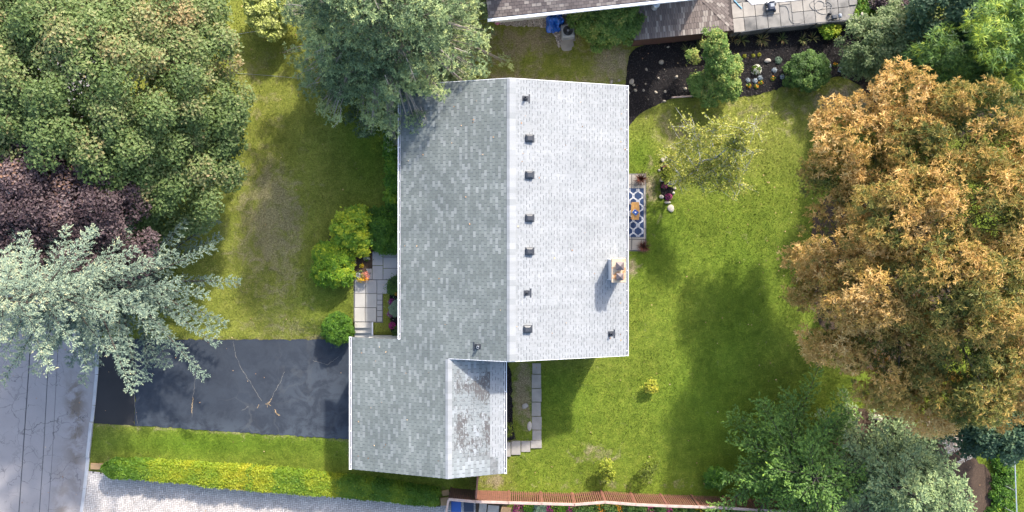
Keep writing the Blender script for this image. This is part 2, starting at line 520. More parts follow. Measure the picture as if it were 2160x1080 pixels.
def lawn_fields(x, y):
    """where the turf is lush, deep green or dried out; some deep green also paints in cast shade"""
    px = x / K0 + NX; py = NY - y / K0
    def bl(cx, cy, rx, ry): return np.exp(-(((px - cx) / rx) ** 2 + ((py - cy) / ry) ** 2))
    lush = sstep(1130, 1330, px) * sstep(170, 420, py) * 0.85
    lush = np.maximum(lush, sstep(1060, 1100, px) * sstep(740, 800, py) * 0.95)
    lush = np.maximum(lush, 0.7 * bl(1250, 920, 150, 110))
    lush = np.maximum(lush, (py > 885) * (px < 990) * sstep(200, 420, px) * 0.8)
    lush -= 0.6 * bl(1480, 250, 160, 60) + 0.45 * bl(1500, 330, 220, 80)
    deep = 0.75 * bl(780, 300, 70, 150) + 0.5 * bl(700, 620, 60, 80) + 0.8 * (py > 885) * (px < 1000) * bl(420, 935, 330, 35)  # first blob paints the fir's shade into the turf colour
    deep += 0.45 * bl(1360, 560, 70, 60) + 0.7 * bl(1350, 330, 40, 60) + 0.5 * bl(1180, 850, 60, 80) + 0.5 * bl(1480, 860, 90, 160) + 0.55 * bl(1560, 640, 90, 200) + 0.5 * bl(1400, 480, 60, 60)  # some blobs paint cast shade into the turf, as by the autumn tree
    dry = 0.72 * bl(585, 440, 70, 80) + 0.6 * bl(600, 560, 55, 100) + 0.5 * bl(640, 690, 130, 30) + 0.4 * bl(560, 360, 60, 70)
    dry += 0.45 * bl(520, 520, 60, 120) + 0.5 * bl(500, 180, 120, 90)
    dry += 1.3 * bl(1292, 130, 45, 32) + 0.9 * bl(1120, 80, 130, 35) + 0.55 * bl(1060, 140, 120, 40) + 0.6 * bl(1150, 170, 160, 12)
    dry += 0.9 * bl(1375, 395, 18, 45) + 0.7 * bl(1420, 280, 55, 35) + 0.75 * bl(1045, 1015, 28, 22) + 0.95 * bl(1335, 570, 16, 26)
    dry += 1.15 * bl(1104, 830, 24, 80) + 1.2 * bl(1800, 205, 70, 30)
    dry += 0.5 * bl(1270, 960, 60, 30) + 0.35 * bl(1350, 1020, 300, 12) + 0.45 * bl(1620, 240, 160, 60)
    edge = 0.55 * np.exp(-((py - (893 + (px - 200) * 0.066)) / 9.0) ** 2) * (px < 745) * (px > 200)
    dry += edge + 0.45 * np.exp(-((py - 717) / 7.0) ** 2) * (px < 745)
    dry += 0.5 * np.exp(-((py - 972 - (px - 220) * 0.09) / 10) ** 2) * (px < 940) * (px > 220)
    drymax = np.where(px < 900, 0.62, 0.85)
    return dict(lush=np.clip(lush, 0, 1), deep=np.clip(deep, 0, 1), dry=np.clip(dry, 0, 1), drymax=drymax)


def soft(poly, n=3):
    """round a polygon's corners (Chaikin)"""
    for _ in range(n):
        q = []
        for i in range(len(poly)):
            a = np.array(poly[i]); b = np.array(poly[(i + 1) % len(poly)])
            q += [tuple(a * .75 + b * .25), tuple(a * .25 + b * .75)]
        poly = q
    return poly


ROAD = PP([(-900, -900), (228, -900), (216, 400), (207, 700), (203, 790), (194, 890), (186, 965), (172, 1080), (140, 1500), (-900, 1500)])
KERBL = [(228, -900), (222, 0), (216, 400), (207, 700), (204, 790), (198, 855), (194, 890), (186, 965), (179, 1030), (172, 1080), (160, 1200), (140, 1500)]
DRIVEP = PP([(284, 716), (760, 716), (1000, 716), (1000, 940), (745, 927), (560, 916), (400, 905), (284, 898)])
APRONP = PP([(206, 716), (284, 716), (284, 898), (198, 893), (203, 800)])
PAVEP = PP([(180, 992), (230, 1000), (500, 1030), (930, 1068), (948, 1050), (1010, 1056), (1010, 1300), (150, 1300)])
BED_NE = soft(PP([(1318, 212), (1320, 160), (1330, 95), (1440, 88), (1545, 70), (1800, 40), (1900, 80), (1890, 170), (1845, 195), (1812, 180), (1775, 158), (1740, 168), (1690, 182), (1650, 182), (1600, 200), (1560, 206), (1480, 206), (1420, 205), (1385, 222), (1350, 238), (1330, 262), (1318, 275)]), 2)
BED_BIRCH = soft(PP([(1392, 340), (1410, 338), (1414, 370), (1422, 400), (1416, 420), (1400, 424), (1392, 400), (1394, 370)]), 2)
BED_FRONT = soft(PP([(770, 440), (735, 440), (712, 456), (697, 490), (690, 520), (720, 560), (752, 590), (785, 590), (786, 530), (850, 530), (850, 440)], 0.42), 2)
BED_HEDGE = PP([(815, 255), (850, 255), (850, 445), (817, 440)], 0.3)
BED_DOOR = PP([(822, 590), (850, 590), (850, 712), (826, 712), (822, 650)], 0.42)
BED_SIDE = soft(PP([(1040, 760), (1079, 760), (1081, 880), (1084, 915), (1090, 928), (1040, 932)]), 1)
GRAV = soft(PP([(1035, 48), (1040, 40), (1150, 30), (1230, 20), (1210, 60), (1185, 90), (1178, 105), (1172, 75), (1150, 55), (1080, 56)]), 2)
SOIL_SE = soft(PP([(1760, 850), (1900, 880), (2060, 960), (2100, 1010), (2095, 1200), (1560, 1200), (1590, 1060), (1700, 1010)]), 2)
SHADE_E = soft(PP([(1740, 400), (1860, 360), (1990, 420), (2060, 560), (2040, 720), (1930, 800), (1800, 780), (1720, 680), (1700, 520)]), 2)  # dark sheet added so the gaps under the crown look shaded
SOIL_NE = soft(PP([(1800, 160), (1900, 110), (2010, 60), (2250, 20), (2250, 260), (1900, 300), (1840, 215)]), 2)
WALKP = PP([(746, 565), (784, 528), (860, 528), (860, 591), (822, 591), (808, 620), (808, 681), (786, 715), (746, 715)], 0.42)
PATIOP = PP([(1290, 366), (1363, 366), (1363, 530), (1290, 530)])
PATHP = PP([(1121, 764), (1143, 764), (1143, 948), (1062, 962), (1062, 928), (1121, 928)])
TERRP = PP([(1340, 96), (1545, 74), (1790, 58), (1830, -40), (1340, -200)])
HOUSEP = [(-5.2, 7.5), (5.6, 7.5), (5.6, -5.8), (-.6, -5.8), (-.6, -11.7), (-7.8, -11.7), (-7.8, -5.4), (-5.2, -5.4)]
NOGRASS = [ROAD, DRIVEP, APRONP, PAVEP, BED_NE, BED_BIRCH, BED_FRONT, BED_HEDGE, BED_DOOR, BED_SIDE, GRAV, WALKP, PATIOP, PATHP, TERRP, HOUSEP, SOIL_SE, SOIL_NE, SHADE_E]

# ground sheet: a fine middle with a ring of big cells out to the horizon
xs = np.concatenate([[-900, -300, -80], np.arange(-33, 33.01, 0.2), [80, 300, 900]])
ys = np.concatenate([[-900, -300, -60], np.arange(-18, 16.01, 0.2), [60, 300, 900]])
GX, GY = np.meshgrid(xs, ys)
hz = gz(GX, GY) + 0.018 * np.sin(GX * 1.3 + np.sin(GY * .7)) * np.sin(GY * 1.1 + .5 * GX) * (np.abs(GX) < 33)
under = np.zeros(GX.shape, bool)
for pg in (ROAD, DRIVEP, APRONP, PAVEP, PATHP, PATIOP):
    under |= inpoly(GX, GY, pg)
hz = np.where(under, np.minimum(hz, 0) - 0.05, hz)
V = np.stack([GX, GY, hz], -1).reshape(-1, 3)
ny, nx = GX.shape
ii = np.arange(ny * nx).reshape(ny, nx)
F = np.stack([ii[:-1, :-1], ii[:-1, 1:], ii[1:, 1:], ii[1:, :-1]], -1).reshape(-1, 4)
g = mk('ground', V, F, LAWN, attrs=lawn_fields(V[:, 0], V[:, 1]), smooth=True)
tag(g, 'mown lawn around the houses, dried brown in patches', kind='structure')


def ragged(poly, amp=0.05, step=0.18, seed=1):
    r_ = np.random.default_rng(seed)
    out = []
    for i in range(len(poly)):
        a = np.array(poly[i]); b = np.array(poly[(i + 1) % len(poly)])
        n = max(1, int(np.linalg.norm(b - a) / step))
        if np.linalg.norm(b - a) > 40: n = 1
        for j in range(n):
            q = a + (b - a) * j / n
            out.append((q[0] + (r_.normal(0, amp) if j else 0), q[1] + (r_.normal(0, amp) if j else 0)))
    return out


def sheet(name, poly, mat, z=0.006, cell=0.35, dome=0.0, label=None, attrs=None, follow=True, kind='structure'):
    """a filled outline laid over the ground, cut in cells so that it follows the ground; dome raises the middle"""
    import bmesh
    bm = bmesh.new()
    vs_ = [bm.verts.new((x, y, 0)) for x, y in poly]
    f = bm.faces.new(vs_)
    x0 = max(min(p[0] for p in poly), -34); x1 = min(max(p[0] for p in poly), 34)
    y0 = max(min(p[1] for p in poly), -20); y1 = min(max(p[1] for p in poly), 18)
    for a in np.arange(x0 + cell, x1, cell):
        bmesh.ops.bisect_plane(bm, geom=bm.verts[:] + bm.edges[:] + bm.faces[:], plane_co=(a, 0, 0), plane_no=(1, 0, 0))
    for a in np.arange(y0 + cell, y1, cell):
        bmesh.ops.bisect_plane(bm, geom=bm.verts[:] + bm.edges[:] + bm.faces[:], plane_co=(0, a, 0), plane_no=(0, 1, 0))
    bmesh.ops.triangulate(bm, faces=[q for q in bm.faces if len(q.verts) > 4])
    pa = np.array(poly)
    for v in bm.verts:
        h = float(gz(v.co.x, v.co.y)) if follow else 0.0
        if dome:
            d = 9.0
            for i in range(len(pa)):
                a = pa[i]; b = pa[(i + 1) % len(pa)]
                t = np.clip(np.dot((v.co.x - a[0], v.co.y - a[1]), b - a) / (np.dot(b - a, b - a) + 1e-9), 0, 1)
                q = a + t * (b - a)
                d = min(d, math.hypot(v.co.x - q[0], v.co.y - q[1]))
            h += dome * min(1, d / 0.5) + 0.02 * sin(v.co.x * 7 + 2 * sin(v.co.y * 5)) * min(1, d / .3)
        v.co.z = h + z
    bm.normal_update()
    me = bpy.data.meshes.new(name)
    bm.to_mesh(me); bm.free()
    if me.polygons and me.polygons[0].normal.z < 0: me.flip_normals()
    me.materials.append(mat)
    if attrs:
        co = np.empty(len(me.vertices) * 3, np.float32); me.vertices.foreach_get('co', co); co = co.reshape(-1, 3)
        for n, fn in attrs.items():
            a = me.attributes.new(n, 'FLOAT', 'POINT'); a.data.foreach_set('value', fn(co[:, 0], co[:, 1]).astype(np.float32))
    o = bpy.data.objects.new(name, me); COL.objects.link(o)
    tag(o, label, kind=kind)
    return o


def road_stain(x, y):
    px = x / K0 + NX; py = NY - y / K0
    edge = 207 - np.clip(py - 700, -900, 900) * 0.085
    d = edge - px
    return np.exp(-((d - 34) / 15) ** 2) * sstep(770, 830, py) * 1.25


def drive_stain(x, y):
    px = x / K0 + NX; py = NY - y / K0
    return 0.6 * np.exp(-((py - (905 + (px - 284) * .04)) / 26) ** 2) + 0.55 * np.exp(-((px - 660) / 70) ** 2) * np.exp(-((py - 830) / 70) ** 2) + 0.16 + .10 * (np.abs(py - 790) < 14)


sheet('road', ROAD, ROADM, 0.0, 0.8, label='cracked grey asphalt street', attrs={'stain': road_stain}, follow=False)
drv = sheet('driveway', ragged(DRIVEP, .03), DRIVE, 0.006, 0.5, label='dark sealed asphalt driveway in front of the garage', attrs={'stain': drive_stain}, follow=False)
sheet('driveway_apron', ragged(APRONP, .02), APRON, 0.0, 0.5, label='older brown-black asphalt strip between street and driveway', follow=False)
sheet('mulch_bed', ragged(BED_NE, .035, .15), MULCH, 0.012, 0.4, 0.05, 'black mulch bed between the lawn and the pool terrace')
sheet('mulch_bed', ragged(BED_BIRCH, .035, .15), MULCH, 0.012, 0.3, 0.04, 'small black mulch bed at the foot of the birch')
sheet('mulch_bed', ragged(BED_FRONT, .035, .15), SOIL, 0.03, 0.3, 0.04, 'brown planting bed around the front shrubs')
sheet('mulch_bed', BED_HEDGE, MULCH, 0.03, 0.3, 0.03, 'narrow dark bed along the front wall of the house')
sheet('mulch_bed', BED_DOOR, MULCH, 0.03, 0.3, 0.03, 'flower bed beside the front door')
sheet('mulch_bed', ragged(BED_SIDE, .035, .15), MULCH, 0.02, 0.3, 0.03, 'black mulch strip beside the garage')
sheet('soil', ragged(SOIL_SE, .10, .25), LEAFSOIL, 0.015, 0.6, 0.03, 'leaf-strewn bare soil under the lower right trees')
sheet('soil', ragged(SHADE_E, .12, .3), SOIL, 0.015, 0.6, 0.02, 'dark soil-coloured sheet standing in for shade under the orange-brown autumn tree')
sheet('soil', ragged(SOIL_NE, .10, .25), SOIL, 0.015, 0.6, 0.03, 'brown soil under the upper right trees')
sheet('gravel_bed', GRAV, SOIL, 0.012, 0.4, 0.02, 'soil under the pebbles beside the neighbouring house')

# pale filled cracks in the driveway
CRACK = M('crack_filler', (0.22, 0.20, 0.17), (0.12, 0.115, 0.11), 6, 0.9)
CLAY = M('tan_crack_clay', (0.42, 0.29, 0.15), (0.28, 0.20, 0.11), 8, 0.9)
rc = np.random.default_rng(77)
def crack(pts, w0, mat):
    q = []
    for i in range(len(pts) - 1):
        a = np.array(P(*pts[i], 0)); b = np.array(P(*pts[i + 1], 0))
        for t in np.linspace(0, 1, 9)[:-1]: q.append(a + (b - a) * t + rc.normal(0, .018, 3))
    q.append(np.array(P(*pts[-1], 0)))
    m = MB()
    for i in range(len(q) - 1):
        d = q[i + 1] - q[i]; d = d / (np.linalg.norm(d) + 1e-9); e = np.array([-d[1], d[0], 0])
        wa, wb = w0 * rc.uniform(.2, .95), w0 * rc.uniform(.2, .95)
        V_ = [q[i] - e * wa, q[i + 1] - e * wb, q[i + 1] + e * wb, q[i] + e * wa]
        m.add([(v[0], v[1], .011) for v in V_], [(0, 1, 2, 3)])
    m.build('crack', mat, drv)
crack([(492, 718), (498, 752), (512, 782), (535, 818), (552, 846)], .014, CRACK)
crack([(600, 784), (592, 806), (578, 828), (573, 843), (563, 852)], .018, CRACK)
crack([(574, 840), (566, 851), (560, 852)], .028, CLAY); crack([(566, 851), (571, 856)], .022, CLAY); crack([(565, 851), (564, 859)], .016, CLAY)
crack([(546, 853), (543, 861)], .022, CLAY); crack([(412, 766), (411, 800), (408, 835), (405, 880)], .010, CRACK); crack([(408, 838), (406, 852), (405, 872)], .030, CLAY)
crack([(580, 862), (583, 872), (590, 876)], .05, CLAY); crack([(524, 858), (518, 862), (510, 866)], .012, CRACK); crack([(284, 720), (286, 790), (283, 850), (290, 894)], .016, CRACK)
crack([(660, 760), (690, 770), (715, 752)], .012, CRACK)

# kerb in separate stones
kb = empty('kerb', P(190, 900), 'pale concrete kerb between street and driveways', None, None, 'structure')
kl = [np.array(P(a, b)) for a, b in KERBL]
for i in range(len(kl) - 1):
    a, b = kl[i], kl[i + 1]
    L = np.linalg.norm(b - a)
    n = max(1, int(round(L / 2.4)))
    for j in range(n):
        p0 = a + (b - a) * (j / n); p1 = a + (b - a) * ((j + 1) / n)
        m = (p0 + p1) / 2
        if abs(m[1]) > 18: continue
        d = (p1 - p0) / np.linalg.norm(p1 - p0)
        low = 0.035 if 716 < NY - m[1] / K0 < 893 or NY - m[1] / K0 > 990 else 0.11
        MB().box((m[0], m[1], low / 2 - 0.03), (0.19 + random.uniform(-.012, .012), np.linalg.norm(p1 - p0) - 0.03, low + 0.06), math.atan2(d[1], d[0]) - pi / 2, bev=0.012).build('kerb_stone', KERB, kb)

# herringbone driveway at the bottom
pv = empty('paver_driveway', P(560, 1070), 'pale herringbone block-paved driveway of the neighbouring house', None, None, 'structure')
o = sheet('joint_bed', PAVEP, JOINT, -0.012, 1.0, follow=False, kind=None)
put(o, pv)
VV = []; FF = []; TT = []
LX, WX = 0.215, 0.1075
a0 = radians(-5.5); ca, sa = cos(a0), sin(a0)
ox, oy = P(560, 1070)[:2]
cells = set()
for r in range(-30, 30):
    for q in range(-45, 45):
        u = 4 * q + (r % 4); v = r
        cells.add((u, v, 2, 1))             # lying block
        cells.add((u, v + 1, 1, 2))         # standing block (covers the two rows above)
for (u, v, lu, lv) in cells:
    cx = (u + lu / 2) * WX; cy = (v + lv / 2) * WX
    x = ox + cx * ca - cy * sa; y = oy + cx * sa + cy * ca
    if not (-26 < x < -1 and -17.5 < y < -12): continue
    if not inpoly(np.array([x]), np.array([y]), PAVEP)[0]: continue
    hx, hy = lu * WX / 2 - 0.007, lv * WX / 2 - 0.007
    b = len(VV)
    zt = 0.006 + random.uniform(-.002, .002)
    for zz, ins in ((-0.012, 0), (zt, 0.004)):
        for sx, sy in ((-1, -1), (1, -1), (1, 1), (-1, 1)):
            lx, ly = sx * (hx - ins), sy * (hy - ins)
            VV.append((x + lx * ca - ly * sa, y + lx * sa + ly * ca, zz))
    FF += [(b + 4, b + 5, b + 6, b + 7), (b, b + 1, b + 5, b + 4), (b + 1, b + 2, b + 6, b + 5), (b + 2, b + 3, b + 7, b + 6), (b + 3, b, b + 4, b + 7)]
    TT += [min(1, max(.3, random.gauss(0.58, 0.13)))] * 5
o = mk('paver', np.array(VV), np.array(FF), PAVER, pv, TT)
tag(o, kind='stuff')


def slab(parent, x0, y0, x1, y1, z, mat, th=0.06, name='slab', gap=0.4, tilt=0.0):
    """a concrete slab from photo corners at height z"""
    a = P(x0 + gap, y0 + gap, z); b = P(x1 - gap, y1 - gap, z)
    c = (a + b) / 2
    return MB().box((c[0], c[1], z - th / 2 + random.uniform(-.004, .004)), (abs(b[0] - a[0]), abs(b[1] - a[1]), th), random.uniform(-tilt, tilt), bev=0.012).build(name, mat, parent)


# front walk
fw = empty('front_walk', P(790, 600, .42), 'pale concrete slab walk to the front door with steps down to the driveway', None, None, 'structure')
zw = 0.47
mk('walk_bed', *(lambda m: (m.V, m.F))(MB().prism(WALKP[:7] + [tuple(P(786, 680, .42)[:2]), tuple(P(746, 680, .42)[:2])], 0.2, 0.425)), JOINT, fw)
for r in [(785, 530, 808, 560), (808, 530, 838, 542), (808, 542, 838, 566), (808, 566, 838, 590), (785, 560, 808, 590), (838, 530, 862, 542), (838, 542, 862, 566),
          (838, 566, 862, 590), (755, 566, 785, 589.5), (748, 590, 771, 619), (771, 590, 795, 619), (795, 590, 819, 620), (748, 619, 771, 649), (771, 619, 795, 649),
          (747, 649, 770, 679), (770, 649, 794, 679), (795, 620, 807, 633), (795, 633, 807, 643), (795, 643, 807, 655), (795, 655, 807, 668), (795, 668, 807, 679)]:
    slab(fw, *r, zw, WALK if r[1] < 592 or r[0] == 795 else CONC, gap=0.5)
for k, r in enumerate([(748, 680, 784, 691), (748, 691, 784, 702), (748, 702, 784, 714)]):
    z = 0.44 - 0.13 * k
    a = P(r[0], r[1], z); b = P(r[2], r[3] + 1, z); c = (a + b) / 2
    MB().box((c[0], c[1], z / 2), (b[0] - a[0], a[1] - b[1], z), bev=0.012).build('step', CONC, fw)
wl = tag(MB().box((*((P(785.5, 680, .5) + P(785.5, 712, .5)) / 2)[:2], 0.26), (0.07, 0.86, 0.52), bev=.008).build('side_wall', WHITE, fw))
rw = MB()
a = P(784, 710.5, .5); b = P(846, 710.5, .5)
rw.box(((a[0] + b[0]) / 2, a[1], 0.27), (b[0] - a[0], 0.09, 0.54), bev=.008)
tag(rw.build('retaining_wall', WHITE), 'low white retaining wall between front garden and garage', 'wall')

# back patio slabs
bp = empty('patio', P(1340, 450), 'narrow weathered concrete patio along the back of the house', None, None, 'structure')
MB().prism(PATIOP, -0.04, 0.015).build('patio_bed', JOINT, bp)
for x0, x1 in ((1292, 1332), (1332.6, 1361.5)):
    for y0, y1 in ((368, 390), (390.5, 436), (436.5, 482), (482.5, 505), (505.5, 528)):
        slab(bp, x0, y0, x1, y1, 0.05, CONC2)

# side path
sp = empty('side_path', P(1130, 850), 'path of worn concrete slabs from the house corner to the garage side door', None, None, 'structure')
for y0, y1 in ((766, 789), (789.5, 819), (819.5, 848), (848.5, 878), (878.5, 907), (907.5, 929)):
    slab(sp, 1122 + random.uniform(-1, 1), y0, 1142 + random.uniform(-1, 1), y1, 0.03, CONC2, tilt=.015)
for r, z in (((1119, 929, 1143, 946), .06), ((1099, 930, 1119, 954), .035), ((1078, 930, 1098.5, 960), .10), ((1056, 933, 1077.5, 964), .17)):
    slab(sp, *r, z, CONC2, th=z + .03, tilt=.01)
# ------------------------------------------------------------------ the house
TAN = 0.29
ZR = 5.611
XE, XL, XG, XGR, XGE = 5.90, -5.518, -3.057, -0.29, -8.155
YT, YB, YGT, YGB = 7.68, -6.02, -5.18, -12.0
SEC = math.sqrt(1 + TAN * TAN)
def zmain(x): return ZR - TAN * abs(x)
ZGR = zmain(XG)
def zgar(x): return ZGR - TAN * (x - XG)

house = empty('house', (0, 0, 0), 'split-level house under a pale grey shingle roof with attached garage', 'house')


def roof_deck(name, poly, zf, th=0.14, mat=DECK):
    return MB().prism(poly, lambda x, y: zf(x) - th, lambda x, y: zf(x)).build(name, mat, house)


deckR = roof_deck('roof_slope', [(0, YB), (XE, YB), (XE, YT), (0, YT)], zmain)
deckL = roof_deck('roof_slope', [(0, YB), (0, YT), (XL, YT), (XL, YGT), (XGE, YGT), (XGE, YGB), (XG, YGB), (XG, YB)], zmain)
deckG = roof_deck('roof_slope', [(XG + .004, YB), (XG + .004, YGB), (XGR, YGB), (XGR, YB)], zgar)
deckR['label'] = 'sunlit slope towards the back garden'
deckL['label'] = 'grey slope over front rooms and garage'
deckG['label'] = 'short garage slope with worn blotched shingles'


def shingles(deck, xs0, sgn, n, zf, yint, mat, style='tab', n_single=0, wearfn=None, tab=0.333, expo=0.143, seed=3, clip=None):
    """courses of shingle tabs from the ridge line xs0 downwards"""
    r_ = np.random.default_rng(seed)
    dx = expo / SEC
    VV = []; FF = []; TT = []; WW = []
    singles = []
    gap = 0.014 if style != 'lam' else 0.003
    def piece(xa, xb, y0, y1, tint, lift=0.008, body=True):
        # xa nearer the ridge, xb nearer the eave
        za, zb = zf(xa) + 0.004, zf(xb) + 0.004 + lift
        zu = zf(xb) - 0.002
        b = len(VV)
        VV.extend([(xa, y0, za), (xb, y0, zb), (xb, y1, zb), (xa, y1, za), (xb, y0, zu), (xb, y1, zu)])
        fs = [(b, b + 1, b + 2, b + 3), (b + 1, b + 4, b + 5, b + 2)]
        if sgn < 0: fs = [f[::-1] for f in fs]
        FF.extend(fs); TT.extend([tint, tint * .8])
        if wearfn: WW.extend([wearfn((xa + xb) / 2, (y0 + y1) / 2)] * 2)
    for j in range(n):
        xa = xs0 + sgn * j * dx; xb = xa + sgn * dx
        if clip is not None and (xb - clip) * sgn > 0: xb = clip
        ivs = yint((xa + xb) / 2)
        if ivs is None: continue
        y0, y1 = ivs
        off = (j % 2) * tab / 2 + r_.uniform(-.012, .012)
        y = y0 - off
        while y < y1:
            a = max(y + gap, y0); b_ = min(y + tab - gap, y1)
            if b_ - a > 0.02:
                q = r_.random()
                if style == 'tab' or style == 'old':
                    t = 0.86 if q < .10 else (0.70 if q < .24 else (0.40 if q < .40 else r_.normal(.54, .05)))
                else:
                    t = r_.normal(.76, .07)
                t = float(np.clip(t, .2, 1))
                if n_single and len(singles) < n_single and style == 'tab' and -2.4 < (a + b_) / 2 < 2.4 and -4.6 < xa < -1.35 and b_ - a > .3:
                    singles.append((xa, xb, a, b_, t))
                else:
                    piece(xa, xb, a, b_, t)
                if style == 'lam' and r_.random() < .93:
                    L = r_.uniform(.10, .21)
                    s = a + r_.uniform(0, max(.01, b_ - a - L))
                    w_ = 0.046
                    piece(xb - sgn * w_, xb + sgn * .003, s, min(s + L, b_), r_.uniform(.0, .16), lift=0.012)
            y += tab
    o = mk('shingle_field', np.array(VV), np.array(FF), mat, deck, TT, attrs={'wear': np.array(WW)} if wearfn else None)
    tag(o, kind='stuff')
    # single shingles share a handful of meshes
    meshes = {}
    for (xa, xb, a, b_, t) in singles:
        key = round(t * 9)
        if key not in meshes:
            ln = 0.333 - 2 * gap
            zz = -TAN * dx
            V_ = [(0, 0, .004), (sgn * dx, 0, zz + .012), (sgn * dx, ln, zz + .012), (0, ln, .004), (sgn * dx, 0, zz - .002), (sgn * dx, ln, zz - .002), (0, 0, 0), (0, ln, 0)]
            F_ = [(0, 1, 2, 3), (1, 4, 5, 2), (0, 6, 4, 1), (3, 2, 5, 7)]
            if sgn < 0: F_ = [f[::-1] for f in F_]
            me = bpy.data.meshes.new('shingle')
            me.from_pydata(V_, [], F_); me.update()
            at = me.attributes.new('tint', 'FLOAT', 'FACE'); at.data.foreach_set('value', np.full(len(F_), t, np.float32))
            me.materials.append(mat)
            meshes[key] = me
        ob = bpy.data.objects.new('shingle', meshes[key])
        COL.objects.link(ob)
        ob.parent = deck
        ob.location = (xa, a, zf(xa))
    return o


dxs = 0.143 / SEC
def yL(x):
    if x > XG: return (YB, YT)
    if x > XL: return (YGB, YT)
    return (YGB, YGT)
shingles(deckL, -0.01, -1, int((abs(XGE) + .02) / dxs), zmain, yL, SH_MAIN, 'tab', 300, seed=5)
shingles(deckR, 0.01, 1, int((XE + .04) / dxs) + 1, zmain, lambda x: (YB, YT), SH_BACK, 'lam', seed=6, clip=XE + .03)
def wear(x, y):
    return float(sstep(-3.0, -2.5, x) * (1 - sstep(-0.95, -0.85, x)) * (1 - sstep(-6.9, -6.6, y) * .9) * sstep(-11.4, -10.6, y))
shingles(deckG, XG + .01 + int(2.10 / dxs) * dxs, 1, 6, zgar, lambda x: (YGB, YGB + .9) if x < -.55 else None, SH_OLD, 'old', wearfn=lambda x, y: .6, seed=12, tab=0.40)
shingles(deckG, XG + .01, 1, int((2.10) / dxs), zgar, lambda x: (YGB, YB), SH_OLD, 'old', wearfn=wear, seed=8, tab=0.40)
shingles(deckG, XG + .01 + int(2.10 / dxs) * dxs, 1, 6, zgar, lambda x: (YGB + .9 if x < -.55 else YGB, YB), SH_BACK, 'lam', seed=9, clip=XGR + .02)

# ridge caps: single folded pieces
def ridge(deck, x, z, y0, y1, mat, wL, wR, tints, zl, zr):
    y = y0; k = 0
    meshes = []
    for t in tints:
        V_ = [(-wL, 0, -wL * TAN + .02), (0, 0, .03), (wR, 0, -wR * TAN + .02), (-wL, .345, -wL * TAN + .032), (0, .345, .044), (wR, .345, -wR * TAN + .032)]
        me = bpy.data.meshes.new('ridge_cap')
        me.from_pydata(V_, [], [(0, 1, 4, 3), (1, 2, 5, 4)]); me.update()
        at = me.attributes.new('tint', 'FLOAT', 'FACE'); at.data.foreach_set('value', np.full(2, t, np.float32))
        me.materials.append(mat)
        meshes.append(me)
    while y < y1:
        ob = bpy.data.objects.new('ridge_cap', meshes[random.randrange(len(meshes))])
        COL.objects.link(ob); ob.parent = deck; ob.location = (x, min(y, y1 - .345), z)
        y += 0.30
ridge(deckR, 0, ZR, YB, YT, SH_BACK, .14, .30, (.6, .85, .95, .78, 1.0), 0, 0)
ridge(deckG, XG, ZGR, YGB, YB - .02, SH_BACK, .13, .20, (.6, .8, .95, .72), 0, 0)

# walls
def wall(name, poly_xz, y0, y1, mat=WALLP):
    n = len(poly_xz)
    V_ = [(x, y0, z) for x, z in poly_xz] + [(x, y1, z) for x, z in poly_xz]
    F_ = [tuple(range(n)), tuple(range(2 * n - 1, n - 1, -1))] + [(i, n + i, n + (i + 1) % n, (i + 1) % n) for i in range(n)]
    return mk(name, V_, F_, mat, house)
t_ = 0.16
wall('wall', [(-5.05, 0), (5.45, 0), (5.45, zmain(5.45) - t_), (0, ZR - t_), (-5.05, zmain(5.05) - t_)], YB + .38, YT - .38)
wall('garage_wall', [(-7.7, 0), (-.72, 0), (-.72, zgar(-.72) - t_), (XG, ZGR - t_), (-7.7, zmain(7.7) - t_)], YGB + .35, YB + .36)
wall('garage_wall', [(-7.7, 0), (-5.06, 0), (-5.06, zmain(5.06) - t_), (-7.7, zmain(7.7) - t_)], YB + .37, YGT - .3)
gd = MB(); gd.box((-7.715, -8.7, 1.1), (.05, 4.9, 2.2)).build('garage_door', WHITE, house)
def window(x, y, z, wy, hz_, face):
    fr = MB().box((x, y, z), (.07 if face == 'x' else wy + .16, wy + .16 if face == 'x' else .07, hz_ + .16)).build('window', WHITE, house)
    MB().box((x, y, z), (.09 if face == 'x' else wy, wy if face == 'x' else .09, hz_)).build('pane', GLASS, fr)
for y in (5.6, 3.0, .6): window(-5.06, y, 1.9, 1.6, 1.2, 'x')
for y in (5.5, 3.6, -3.2): window(5.46, y, 2.0, 1.5, 1.2, 'x')
window(2.6, YB + .37, 2.0, 1.4, 1.1, 'y')
fd = MB().box((-5.06, -1.55, 1.45), (.07, .95, 2.05)).build('front_door', FENCED, house)
MB().box((-5.12, -1.2, 1.4), (.05, .05, .14)).build('handle', METALG, fd)
MB().box((5.46, .6, 1.15), (.06, 1.8, 2.1)).build('patio_door', GLASS, house)

